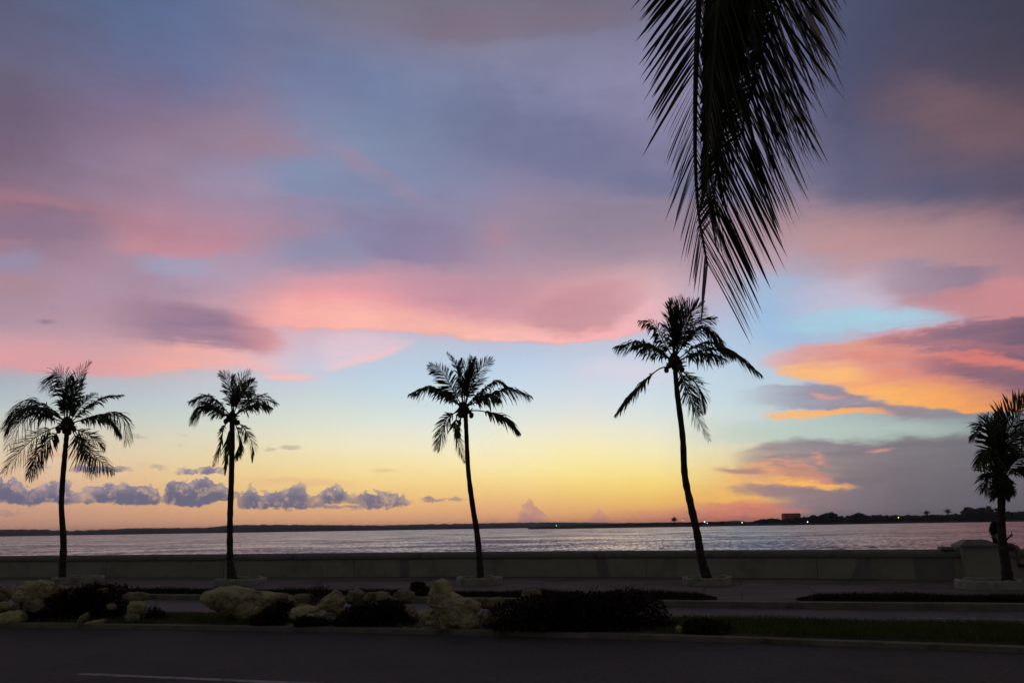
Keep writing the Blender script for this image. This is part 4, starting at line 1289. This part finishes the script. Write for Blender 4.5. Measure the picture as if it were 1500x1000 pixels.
ROCKS = [
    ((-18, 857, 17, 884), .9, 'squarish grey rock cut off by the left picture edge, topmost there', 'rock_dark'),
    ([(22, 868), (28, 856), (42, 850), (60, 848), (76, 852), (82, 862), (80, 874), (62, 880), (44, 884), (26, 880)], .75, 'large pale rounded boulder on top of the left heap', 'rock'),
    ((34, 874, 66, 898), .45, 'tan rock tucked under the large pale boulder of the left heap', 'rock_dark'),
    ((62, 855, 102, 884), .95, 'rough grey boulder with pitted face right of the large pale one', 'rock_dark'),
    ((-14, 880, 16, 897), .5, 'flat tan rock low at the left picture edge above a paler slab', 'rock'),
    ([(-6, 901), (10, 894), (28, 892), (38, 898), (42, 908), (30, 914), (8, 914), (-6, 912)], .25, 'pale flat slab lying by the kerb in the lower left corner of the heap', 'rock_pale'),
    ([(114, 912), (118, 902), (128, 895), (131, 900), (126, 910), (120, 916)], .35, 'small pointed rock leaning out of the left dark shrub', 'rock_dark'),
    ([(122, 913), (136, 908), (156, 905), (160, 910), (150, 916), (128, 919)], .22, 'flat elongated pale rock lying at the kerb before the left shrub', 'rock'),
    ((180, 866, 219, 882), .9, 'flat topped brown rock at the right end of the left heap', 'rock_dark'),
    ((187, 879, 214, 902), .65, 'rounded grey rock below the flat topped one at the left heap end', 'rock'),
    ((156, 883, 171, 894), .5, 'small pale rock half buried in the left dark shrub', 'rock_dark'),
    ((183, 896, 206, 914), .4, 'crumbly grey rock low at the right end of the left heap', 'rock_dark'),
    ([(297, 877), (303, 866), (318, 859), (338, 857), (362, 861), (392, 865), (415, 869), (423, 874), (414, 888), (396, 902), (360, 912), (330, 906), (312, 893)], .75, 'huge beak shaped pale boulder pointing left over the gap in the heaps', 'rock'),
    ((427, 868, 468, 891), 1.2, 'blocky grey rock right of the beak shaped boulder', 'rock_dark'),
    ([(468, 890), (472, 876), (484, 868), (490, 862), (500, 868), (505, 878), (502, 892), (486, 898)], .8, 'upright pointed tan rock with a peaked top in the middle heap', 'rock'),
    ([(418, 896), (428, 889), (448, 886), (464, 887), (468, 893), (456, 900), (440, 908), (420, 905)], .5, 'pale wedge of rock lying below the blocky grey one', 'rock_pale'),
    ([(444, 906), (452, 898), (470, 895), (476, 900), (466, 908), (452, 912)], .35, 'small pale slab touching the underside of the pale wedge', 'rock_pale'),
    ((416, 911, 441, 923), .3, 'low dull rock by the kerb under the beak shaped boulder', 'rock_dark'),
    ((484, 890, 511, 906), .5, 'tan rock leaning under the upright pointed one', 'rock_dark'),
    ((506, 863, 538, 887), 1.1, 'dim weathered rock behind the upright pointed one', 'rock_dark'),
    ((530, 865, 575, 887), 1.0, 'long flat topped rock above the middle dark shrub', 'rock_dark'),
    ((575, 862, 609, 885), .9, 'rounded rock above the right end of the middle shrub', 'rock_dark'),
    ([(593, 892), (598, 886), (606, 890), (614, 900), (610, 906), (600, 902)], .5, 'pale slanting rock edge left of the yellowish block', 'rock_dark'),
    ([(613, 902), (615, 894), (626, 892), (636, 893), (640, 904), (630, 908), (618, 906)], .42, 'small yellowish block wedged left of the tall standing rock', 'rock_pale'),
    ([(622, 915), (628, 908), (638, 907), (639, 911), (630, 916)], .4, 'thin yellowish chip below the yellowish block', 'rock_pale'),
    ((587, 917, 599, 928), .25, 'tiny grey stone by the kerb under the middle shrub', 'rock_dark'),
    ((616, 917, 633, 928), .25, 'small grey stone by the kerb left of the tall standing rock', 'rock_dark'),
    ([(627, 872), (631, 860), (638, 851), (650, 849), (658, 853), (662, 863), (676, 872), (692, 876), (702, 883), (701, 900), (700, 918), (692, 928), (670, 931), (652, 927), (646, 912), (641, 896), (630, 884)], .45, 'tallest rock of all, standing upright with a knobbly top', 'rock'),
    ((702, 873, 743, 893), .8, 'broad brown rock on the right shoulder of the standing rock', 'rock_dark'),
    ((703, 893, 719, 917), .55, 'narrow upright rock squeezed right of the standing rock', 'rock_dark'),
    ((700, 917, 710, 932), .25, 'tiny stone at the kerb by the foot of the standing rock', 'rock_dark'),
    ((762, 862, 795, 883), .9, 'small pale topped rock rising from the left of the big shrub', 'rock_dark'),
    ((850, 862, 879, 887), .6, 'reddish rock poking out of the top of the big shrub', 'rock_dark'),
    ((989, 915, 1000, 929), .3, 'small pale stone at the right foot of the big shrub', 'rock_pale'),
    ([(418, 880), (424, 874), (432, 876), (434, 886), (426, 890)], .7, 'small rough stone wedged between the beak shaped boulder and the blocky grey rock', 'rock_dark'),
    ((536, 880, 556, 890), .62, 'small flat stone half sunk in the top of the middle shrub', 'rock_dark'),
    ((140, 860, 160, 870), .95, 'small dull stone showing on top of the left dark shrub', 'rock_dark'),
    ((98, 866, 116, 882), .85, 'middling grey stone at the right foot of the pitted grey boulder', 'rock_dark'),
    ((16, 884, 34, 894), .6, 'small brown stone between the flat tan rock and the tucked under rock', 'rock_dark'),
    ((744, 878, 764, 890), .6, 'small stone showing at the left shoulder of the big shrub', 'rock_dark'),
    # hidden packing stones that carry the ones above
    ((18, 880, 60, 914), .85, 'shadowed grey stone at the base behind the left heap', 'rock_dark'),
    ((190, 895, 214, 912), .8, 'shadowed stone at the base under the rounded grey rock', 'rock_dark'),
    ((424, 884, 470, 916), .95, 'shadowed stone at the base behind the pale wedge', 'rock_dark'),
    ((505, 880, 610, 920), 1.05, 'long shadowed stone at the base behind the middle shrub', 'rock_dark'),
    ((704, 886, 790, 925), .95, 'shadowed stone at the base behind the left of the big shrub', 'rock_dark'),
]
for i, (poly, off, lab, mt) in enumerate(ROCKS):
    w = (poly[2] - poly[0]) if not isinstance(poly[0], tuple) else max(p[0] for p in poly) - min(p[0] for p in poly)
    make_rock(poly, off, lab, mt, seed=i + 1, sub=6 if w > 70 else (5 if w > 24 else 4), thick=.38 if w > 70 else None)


# ------------------------------------------------------------------ shrubs
def make_shrub(poly, off, label, n, leaf=.045, thick=.34, mtl='bush', seed=0, twigs=30, group='dark shrubs among the rocks', Y=None, tw_len=.2):
    rr = random.Random(seed)
    cxp = sum(p[0] for p in poly) / len(poly)
    Yd = near_y(cxp) + off if Y is None else Y
    W = [at(x, y, Yd) for x, y in poly]
    cx = sum(p.x for p in W) / len(W); cz = min(p.z for p in W) + .05
    f = radial([(p.x, p.z) for p in W], cx, cz)
    base = Vector((cx, Yd, .1))
    t = empty('shrub', base, label, 'shrub', group)
    mb = MB()
    for _ in range(int(n * 1.6)):
        th = rr.uniform(-.15, math.pi + .15)
        ph = math.asin(rr.uniform(-1, 1))
        k = 1 - rr.random() ** 1.3 * .7
        rad = f(math.atan2(math.sin(th), math.cos(th)))
        nz_ = 1 + .10 * noise.fractal(Vector((math.cos(th) * rad * 3, ph * 2, math.sin(th) * rad * 3 + seed)), 1, 2, 3)
        p = Vector((cx + math.cos(th) * rad * k * math.cos(ph) ** .6 * nz_, Yd + math.sin(ph) * thick * k, cz + math.sin(th) * rad * k * math.cos(ph) ** .6 * nz_))
        if p.z < .1: p.z = .1 + rr.random() * .05
        d = Vector((rr.gauss(0, 1), rr.gauss(0, 1), rr.gauss(.4, 1))).normalized()
        s = d.orthogonal().normalized()
        s = Matrix.Rotation(rr.uniform(0, 6.28), 3, d) @ s
        l = leaf * rr.uniform(.6, 1.5); w = l * .28
        mb.quad(p, p + d * l * .5 - s * w, p + d * l, p + d * l * .5 + s * w)
    mb.build('foliage', MAT[mtl], t)
    mb = MB()
    for k in range(twigs):
        th = rr.uniform(.15, math.pi - .15)
        rad = f(th)
        p0_ = Vector((cx + math.cos(th) * rad * .5, Yd + rr.uniform(-.5, .5) * thick, cz + math.sin(th) * rad * .45))
        p1_ = Vector((cx + math.cos(th) * rad * 1.0, Yd + rr.uniform(-.8, .8) * thick, cz + math.sin(th) * rad))
        d = (p1_ - p0_).normalized()
        p2_ = p1_ + (d + Vector((rr.uniform(-.5, .5), 0, rr.uniform(-.2, .5)))) * rr.uniform(.2, 1) * tw_len * .5
        mb.tube([p0_, p1_, p2_], [.007, .004, .002], 4)
    mb.build('stems', MAT['twig'], t)
    return t


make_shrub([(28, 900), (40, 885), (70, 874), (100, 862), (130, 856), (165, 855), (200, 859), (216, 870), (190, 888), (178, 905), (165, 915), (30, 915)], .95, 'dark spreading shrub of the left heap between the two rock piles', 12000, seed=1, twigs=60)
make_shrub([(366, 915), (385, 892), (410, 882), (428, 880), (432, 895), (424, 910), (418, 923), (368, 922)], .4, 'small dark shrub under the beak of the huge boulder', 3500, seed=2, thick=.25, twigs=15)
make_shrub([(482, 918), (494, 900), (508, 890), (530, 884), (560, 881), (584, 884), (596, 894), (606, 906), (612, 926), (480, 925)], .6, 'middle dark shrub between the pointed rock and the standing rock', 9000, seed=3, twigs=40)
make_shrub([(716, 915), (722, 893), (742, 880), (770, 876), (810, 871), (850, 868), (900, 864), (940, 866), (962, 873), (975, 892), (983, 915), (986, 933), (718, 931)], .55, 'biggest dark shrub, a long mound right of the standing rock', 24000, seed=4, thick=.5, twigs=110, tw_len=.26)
make_shrub([(430, 920), (434, 905), (452, 903), (476, 907), (482, 924)], .22, 'low dark tuft of shrub by the kerb under the pale wedge rock', 1600, seed=5, thick=.15, twigs=8)
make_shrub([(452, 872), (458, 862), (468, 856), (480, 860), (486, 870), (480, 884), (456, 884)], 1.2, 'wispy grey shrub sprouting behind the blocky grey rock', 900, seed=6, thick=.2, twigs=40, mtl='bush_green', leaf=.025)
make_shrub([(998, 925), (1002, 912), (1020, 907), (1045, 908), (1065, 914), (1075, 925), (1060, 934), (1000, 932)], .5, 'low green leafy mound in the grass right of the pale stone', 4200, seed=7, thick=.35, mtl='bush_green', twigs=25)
make_shrub([(212, 905), (216, 893), (226, 888), (240, 896), (246, 908), (232, 914)], .7, 'small green weedy tuft at the right end of the left heap', 700, seed=8, thick=.2, mtl='bush_green', twigs=10)
gpt = gp(612, 871, PAVE)
make_shrub([(600, 866), (602, 855), (612, 851), (622, 855), (632, 864)], 0, 'tiny round shrub on the verge of the far pavement', 900, seed=9, thick=.25, mtl='bush_green', twigs=6, Y=gpt.y, group='verge plants')


# ------------------------------------------------------------------ grass
def grass(name, pts_fn, n, h, w, mtl, label, seed):
    rr = random.Random(seed)
    mb = MB()
    k = 0
    while k < n:
        q = pts_fn(rr)
        if q is None:
            continue
        p, hh = q
        a_ = rr.uniform(0, math.pi)
        s = Vector((math.cos(a_), math.sin(a_), 0)) * w * rr.uniform(.6, 1.3) * .5
        l = h * hh * rr.uniform(.5, 1.25)
        d = Vector((rr.gauss(0, .35), rr.gauss(0, .35), 1)).normalized()
        tip = p + d * l + Vector((rr.gauss(0, .2), rr.gauss(0, .2), 0)) * l * .5
        mb.tri(p - s, p + s, tip)
        k += 1
    return tag(mb.build(name, MAT[mtl]), label, 'grass', kind='stuff')


def median_fn(rr):
    i = rr.uniform(0, len(XS) - 1)
    k = int(i)
    f_ = i - k
    a_ = near[1 + k].lerp(near[min(2 + k, len(near) - 2)], f_)
    b_ = mfar[1 + k].lerp(mfar[min(2 + k, len(mfar) - 2)], f_)
    v = rr.uniform(.09, .93)
    p = a_.lerp(b_, v); p.z = .1
    x = project(p)[0]
    thin = .5 + .5 * noise.noise(Vector((p.x * .9, p.y * .9, 3)))
    if rr.random() > .35 + thin: return None
    if 30 < x < 150 or 430 < x < 960:
        if rr.random() < .8: return None
    return p, .75 + .7 * max(0, noise.noise(Vector((p.x * .6, p.y * .6, 0)))) + (.3 if x > 1000 else 0)
grass('median_grass', median_fn, 42000, .085, .013, 'grass', 'short green grass growing on the median strip', 1)


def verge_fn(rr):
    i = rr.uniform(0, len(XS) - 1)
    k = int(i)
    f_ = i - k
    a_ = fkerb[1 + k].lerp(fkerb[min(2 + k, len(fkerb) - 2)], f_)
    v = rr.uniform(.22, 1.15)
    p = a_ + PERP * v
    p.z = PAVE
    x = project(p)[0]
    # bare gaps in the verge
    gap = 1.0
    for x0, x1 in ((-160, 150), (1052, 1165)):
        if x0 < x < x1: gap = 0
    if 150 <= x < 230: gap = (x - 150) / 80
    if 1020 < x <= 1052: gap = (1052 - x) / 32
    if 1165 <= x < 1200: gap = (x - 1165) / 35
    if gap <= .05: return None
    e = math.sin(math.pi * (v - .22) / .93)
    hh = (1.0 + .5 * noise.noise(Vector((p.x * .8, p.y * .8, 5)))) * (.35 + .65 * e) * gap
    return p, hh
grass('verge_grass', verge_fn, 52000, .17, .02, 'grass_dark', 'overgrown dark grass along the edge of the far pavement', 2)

# ------------------------------------------------------------------ far shore and hills
def ridge(name, pts, D, depth, mtl, label=None, kind='structure', rough=1.2, step=2.0, mound=0.0):
    """pts: (x px, top y px); base at the water"""
    mb = MB()
    x = pts[0][0]
    rows = []
    while x <= pts[-1][0] + .01:
        yt = interp(pts, x)[0]
        p = at(x, yt, D)
        h = max(.3, p.z - SEA_Z + noise.fractal(Vector((x * .11, D * .01, 0)), .8, 2, 4) * rough)
        rows.append((p.x, h, x))
        x += step
    prof = [(0, .0), (.02, .25), (.10, .62), (.28, .9), (.5, 1.0), (.75, .8), (1, 0)]
    for (xa, ha, ia), (xb, hb, ib) in zip(rows, rows[1:]):
        for (d0, k0), (d1, k1) in zip(prof, prof[1:]):
            # x widens with depth so the ridge keeps its line on the ground
            def V(xx, hh, d, k):
                dd = D - depth * .5 + d * depth
                return Vector((xx * dd / D, dd, SEA_Z - .05 + hh * k))
            mb.quad(V(xa, ha, d0, k0), V(xb, hb, d0, k0), V(xb, hb, d1, k1), V(xa, ha, d1, k1))
    o_ = mb.build(name, MAT[mtl], smooth=False)
    return tag(o_, label, None, kind=kind)

HD = 5200
ridge('hills', [(-700, 790), (-250, 783), (-60, 776.5), (0, 775), (60, 775), (100, 777), (130, 776), (200, 773), (240, 773), (300, 772.5), (340, 768.5), (400, 768), (480, 768.5), (560, 769), (620, 767.5), (680, 766.5), (730, 766.5), (780, 768), (840, 769.5)], HD, 900, 'hill', rough=4.5)
ridge('hills', [(640, 769), (700, 766), (760, 765), (820, 764.5), (900, 765.5), (980, 764.5), (1030, 764), (1060, 763), (1078, 761.5), (1095, 764), (1150, 765), (1300, 765)], 6500, 900, 'hill', rough=4)
ridge('far_shore', [(774, 771), (790, 769.5), (830, 768), (900, 766), (1000, 765.5), (1100, 764.5), (1250, 762), (1500, 758), (1700, 755), (2100, 748)], 1500, 260, 'shore', rough=.8)

rr = random.Random(31)
mb = MB()
def far_y(x): return 773.3 - (x - 700) * .016 + 1.9
TREE_H = [(776, 1.5), (800, 3.0), (900, 4.0), (980, 4.5), (1040, 5), (1090, 4), (1105, 5), (1125, 8), (1145, 7), (1180, 9), (1200, 11), (1215, 12), (1232, 9), (1262, 10), (1290, 9), (1330, 9), (1380, 9), (1410, 10), (1430, 11), (1480, 12), (1560, 12), (1800, 14)]
x = 776.0
while x < 1760:
    hpx = interp(TREE_H, x)[0] * 1.12 * rr.uniform(.7, 1.12)
    D = rr.uniform(1392, 1440)
    b = at(x, far_y(x), D)
    m_ = D / F
    hgt = hpx * m_ * 1.0
    w = max(2.0, hgt * rr.uniform(.35, .65))
    zc = SEA_Z + .5 + hgt * .62
    mb.ico((b.x, D, zc), w, 2, .55, 1.4, (1, .8, min(1.0, hgt * .40 / w)), rr.randint(0, 999))
    for _ in range(2):
        mb.ico((b.x + rr.uniform(-1, 1) * w, D + rr.uniform(-3, 3), zc - hgt * .22), w * .7, 1, .5, 1.4, (1, .8, .7), rr.randint(0, 999))
    x += max(1.2, w / m_ * .42)
tag(mb.build('distant_woodland', MAT['far_tree']), 'dark continuous wood along the low far shore', 'woodland', kind='stuff')


def far_tree(x, ytop, w, label, kind='round'):
    D = 1385
    m_ = D / F
    b = at(x, far_y(x), D); b.z = SEA_Z + .4
    tp_ = at(x, ytop, D).z
    hgt = tp_ - b.z
    nm = 'palm_tree' if kind == 'palm' else 'broadleaf_tree'
    t = empty(nm, b, label, 'tree', 'single trees on the far shore')
    mb = MB(); mb.tube([b, b + Vector((.4, 0, hgt * .55)), b + Vector((.2, 0, hgt * .92))], [.8, .5, .3] if kind == 'palm' else [1.1, .8, .3], 6); mb.build('trunk', MAT['trunk'], t)
    q = random.Random(int(x))
    mb = MB()
    if kind == 'palm':
        c = b + Vector((.2, 0, hgt * .9))
        mb.ico(tuple(c), w * m_ * .2, 2, .6, 2, (1.1, 1, .8), int(x))
        for k in range(18):
            a_ = 2 * math.pi * k / 18 + q.uniform(-.2, .2)
            d = Vector((math.cos(a_), q.uniform(-.5, .5), math.sin(a_) * .8 + .1))
            L_ = w * m_ * .5 * q.uniform(.7, 1.1)
            e = c + d * L_ - Vector((0, 0, L_ * .15)); s = Vector((-d.z, 0, d.x)).normalized() * .55
            mb.quad(c - s, e - s * .4, e + s * .4, c + s)
    else:
        for k in range(16):
            a_ = q.uniform(0, 6.28); rr_ = q.random() ** .5 * .36
            p = b + Vector((math.cos(a_) * w * m_ * rr_, math.sin(a_) * w * m_ * rr_ * .6, hgt * (.78 - (rr_ * 1.1) ** 2 + q.uniform(-.12, .05))))
            mb.ico(tuple(p), w * m_ * q.uniform(.13, .2), 2, .6, 1.8, (1, 1, .72), k + int(x))
    mb.build('crown', MAT['far_tree'], t)
for a_ in [(1216, 749, 24, 'rounded dark tree on the far shore right of the block building'),
           (1260, 750, 22, 'dark domed tree on the far shore nearest left of the yellow lamp'),
           (1366, 752, 10, 'small tufted tree on the far shore midway between the yellow lamp and the broad tree'),
           (1434, 743.5, 44, 'broadest dark tree on the far shore, a wide dome left of the right edge palm'),
           (1168, 762, 10, 'low bush like tree on the far shore under the block building')]:
    far_tree(*a_)
far_tree(1359, 748.5, 11, 'short distant palm, left one of two on the far shore left of the broad tree', 'palm')
far_tree(1390, 746.5, 12, 'taller distant palm just left of the broad domed tree', 'palm')
far_tree(1451, 741, 12, 'distant palm standing clear above the wood, right beside the broad tree', 'palm')
far_tree(1462, 744, 10, 'distant palm half hidden behind the right edge palm trunk', 'palm')
far_tree(988, 759, 12, 'thin distant palm on the low shore left of the warm lamp', 'palm')

# block building with reddish top floor
D = 1420
bb = at(1160, far_y(1160), D); m_ = D / F
t = empty('block_building', (bb.x, D, SEA_Z), 'flat roofed block building with dull red upper floors above the far trees', 'building')
z1 = at(1160, 752, D).z; z0 = at(1160, 760, D).z
mb = MB(); mb.box((bb.x, D, (z0 + SEA_Z) / 2), 23 * m_, 12, z0 - SEA_Z, 0); mb.build('lower_floors', MAT['house'], t)
mb = MB(); mb.box((bb.x, D, (z0 + z1) / 2 + .02), 24 * m_, 12.4, z1 - z0, 0); mb.build('upper_floors', MAT['rust'], t)
mb = MB(); mb.box((bb.x, D, z1 + .35), 22 * m_, 13, .6, 0); mb.build('roof', MAT['house'], t)
mb = MB()
for k in range(7):
    for j in range(2):
        mb.box((bb.x + (k - 3) * 3.1 * m_, D - 6.22, z0 + 1.8 + j * 3.4), 1.6 * m_, .1, 1.6)
mb.build('window_band', MAT['house'], t)

def lamp(x, y, c, s, r_, label):
    D = 1370
    p = at(x, y, D)
    t = empty('street_lamp', (p.x, D, SEA_Z + .3), label, 'lamp', 'lit lamps along the far shore')
    mb = MB(); mb.tube([Vector((p.x, D, SEA_Z)), Vector((p.x, D, p.z))], [.15, .1], 6); mb.build('pole', MAT['steel'], t)
    mb = MB(); mb.ico((p.x, D, p.z), r_, 2, 0); mb.build('lamp_head', emis('lamp_light', c, s), t)
lamp(1000, 761.5, (1, .55, .2), 3, .6, 'warm orange lit lamp left of the tallest palm trunk on the far shore')
lamp(1032, 764, (.75, .9, 1), 6, .8, 'brightest white lit lamp just right of the tallest palm trunk')
lamp(1036, 766, (.75, .9, 1), 2.5, .55, 'fainter white lit lamp beside the brightest one')
lamp(1087, 765, (1, .7, .45), 3, .8, 'faint warm lit lamp between the tallest palm and the block building')
lamp(1183, 764, (.7, .95, .9), 4, .75, 'bluish white lit lamp at the water right of the block building')
lamp(1316, 757.5, (1, .6, .15), 3.5, .8, 'yellow lit lamp among the trees right of the domed tree')
lamp(815, 769.5, (.3, 1, .5), 2, .7, 'tiny green lit lamp near the tip of the low shore')

def marker(x, y, h, label):
    p = gp(x, y, SEA_Z)
    t = empty('channel_marker', p, label, 'buoy', 'channel markers out on the water')
    mb = MB(); mb.tube([p, p + Vector((0, 0, h))], [h * .13, h * .07], 8); mb.build('post', MAT['steel'], t)
    mb = MB(); mb.ico((p.x, p.y, p.z + h * .12), h * .32, 2, .0, 1, (1, 1, .4)); mb.build('float', MAT['steel'], t)
    mb = MB(); mb.ico((p.x, p.y, p.z + h), h * .17, 2, 0); mb.build('top_mark', MAT['steel'], t)
marker(292, 783.4, 1.9, 'small dark channel marker far out left of the second palm trunk')
marker(950, 771.8, 1.6, 'small dark channel marker far out left of the tallest palm')

# ------------------------------------------------------------------ person sitting on the wall behind the right palm
wp = line_point(wall, 1469) if project(wall[-2])[0] > 1469 else wr[1]
wp = wp + PERP * .2 + ROAD * .12
topz = PAVE + .83
right = Vector((math.cos(R(-40)), math.sin(R(-40)), 0))       # facing right and a little to the camera
lat = Vector((-right.y, right.x, 0))
person = empty('person', (wp.x, wp.y, topz), 'person with big dark hair sitting on the wall behind the right edge palm trunk', 'person')
PS = .86
def B(fx, lt, z): return wp + right * fx * PS + lat * lt * PS + Vector((0, 0, topz - wp.z + z * (PS if z < .15 else .80)))
verts, edges, rad = [], [], []
def add(p, r_, parent=None):
    verts.append(tuple(p - Vector(person.location))); rad.append(r_)
    if parent is not None: edges.append((parent, len(verts) - 1))
    return len(verts) - 1
pel = add(B(-.02, 0, .11), .125)
w_ = add(B(-.03, 0, .26), .105, pel)
ch = add(B(-.02, 0, .42), .125, w_)
nk = add(B(-.01, 0, .53), .06, ch)
hd0 = add(B(.00, 0, .61), .05, nk)
hd1 = add(B(.01, 0, .69), .085, hd0)
hd2 = add(B(.01, 0, .78), .085, hd1)
for s in (-1, 1):
    hip = add(B(.06, s * .085, .08), .085, pel)
    kn = add(B(.46, s * .10, .07), .058, hip)
    cf = add(B(.50, s * .10, -.12), .052, kn)
    an = add(B(.46, s * .10, -.40), .034, cf)
    ft = add(B(.50, s * .10, -.46), .034, an)
    add(B(.64, s * .11, -.49), .022, ft)
    sh_ = add(B(-.02, s * .17, .47), .05, ch)
    if s == 1:
        el_ = add(B(.08, s * .22, .24), .036, sh_); wr_ = add(B(.28, s * .08, .40), .026, el_)
        hand_c = B(.34, s * .04, .46)
    else:
        el_ = add(B(.04, s * .26, .22), .036, sh_); wr_ = add(B(.26, s * .14, .14), .026, el_)
        hand_c = B(.36, s * .11, .14)
    pm = add(hand_c, .028, wr_)
    dirh = (hand_c - B(.28 if s == 1 else .26, s * (.08 if s == 1 else .14), .40 if s == 1 else .14)).normalized()
    sd_ = lat.cross(dirh).normalized()
    for k in range(4):
        off = (k - 1.5) * .018
        a1 = add(hand_c + dirh * .05 + lat * off, .009, pm)
        add(hand_c + dirh * (.085 - abs(k - 1.3) * .008) + lat * off + sd_ * .02, .008, a1)
    a1 = add(hand_c + lat * .035 * -s + dirh * .01, .010, pm)
    add(hand_c + lat * .045 * -s + dirh * .045, .009, a1)
me = bpy.data.meshes.new('body'); me.from_pydata(verts, edges, [])
bo = bpy.data.objects.new('body', me); col.objects.link(bo); bo.parent = person
md = bo.modifiers.new('skin', 'SKIN')
for i, sv in enumerate(me.skin_vertices[0].data):
    sv.radius = (rad[i], rad[i])
    sv.use_root = (i == 0)
ss = bo.modifiers.new('sub', 'SUBSURF'); ss.levels = 1; ss.render_levels = 2
me.materials.append(MAT['skin'])
mb = MB()
q = random.Random(5)
hc = B(-.04, 0, .78)
mb.ico(tuple(hc), .125, 4, .30, 2.5, (1, 1.05, 1.1), 2)
mb.ico(tuple(B(-.10, 0, .64)), .115, 4, .35, 2.5, (.9, 1.15, 1.5), 4)
for k in range(300):
    d = Vector((q.gauss(0, 1), q.gauss(0, 1), q.gauss(0, 1))).normalized()
    c = hc if q.random() < .55 else B(-.10, 0, .62)
    p = c + d * .11
    e = p + d * .035 + Vector((0, 0, -.03))
    mb.tube([p, p + d * .03, e], [.007, .006, .003], 4)
mb.build('hair', MAT['hair'], person)
mb = MB(); mb.tube([B(-.03, 0, .16), B(-.04, 0, .28), B(-.03, 0, .40), B(-.02, 0, .50), B(-.01, 0, .54)], [.15, .135, .165, .12, .075], 16); mb.build('sleeveless_top', MAT['top'], person, smooth=True)
mb = MB()
for s in (-1, 1):
    mb.tube([B(-.04, s * .06, .10), B(.08, s * .088, .09), B(.24, s * .095, .085), B(.36, s * .098, .08)], [.13, .108, .09, .08], 14)
mb.tube([B(-.03, 0, .05), B(-.03, 0, .12), B(-.03, 0, .20)], [.16, .165, .145], 16)
mb.build('denim_shorts', MAT['denim'], person, smooth=True)
for s in (-1, 1):
    mb = MB(); mb.tube([B(.44, s * .10, -.49), B(.52, s * .105, -.50), B(.66, s * .11, -.515)], [.045, .046, .036], 10); mb.build('shoe', MAT['phone'], person, smooth=True)
# face: nose, eyes, ears as one small set
mb = MB(); mb.ico(tuple(B(.11, 0, .73)), .02, 2, 0, 1, (1.1, .8, 1.2)); mb.build('nose', MAT['skin'], person, smooth=True)
for s in (-1, 1):
    mb = MB(); mb.ico(tuple(B(.088, s * .035, .76)), .012, 2, 0); mb.build('eye', MAT['phone'], person, smooth=True)
mb = MB(); mb.box(tuple(B(.088, 0, .685)), .012, .045, .008, R(-40)); mb.build('mouth', MAT['rust'], person)
pc_ = B(.375, .04, .50)
mb = MB(); mb.box(tuple(pc_), .012, .075, .15, R(-40)); tag(mb.build('phone', MAT['phone'], None, origin=tuple(pc_)), 'dark phone held up in front of the seated person', 'phone')

# ------------------------------------------------------------------ evening haze over the bay
mb = MB()
mb.box((0, 5500, 36), 27000, 15000, 79)
H_ = bpy.data.materials.new('evening_haze')
H_.use_nodes = True
hn = H_.node_tree.nodes
hn.remove(hn['Principled BSDF'])
hv = hn.new('ShaderNodeVolumePrincipled')
hv.inputs['Color'].default_value = (.72, .78, .95, 1)
hv.inputs['Density'].default_value = HAZE
hv.inputs['Anisotropy'].default_value = 0
H_.node_tree.links.new(hv.outputs[0], hn['Material Output'].inputs['Volume'])
tag(mb.build('haze', H_), 'thin blue evening haze over the bay', 'haze', kind='stuff')
scene.cycles.volume_bounces = 0
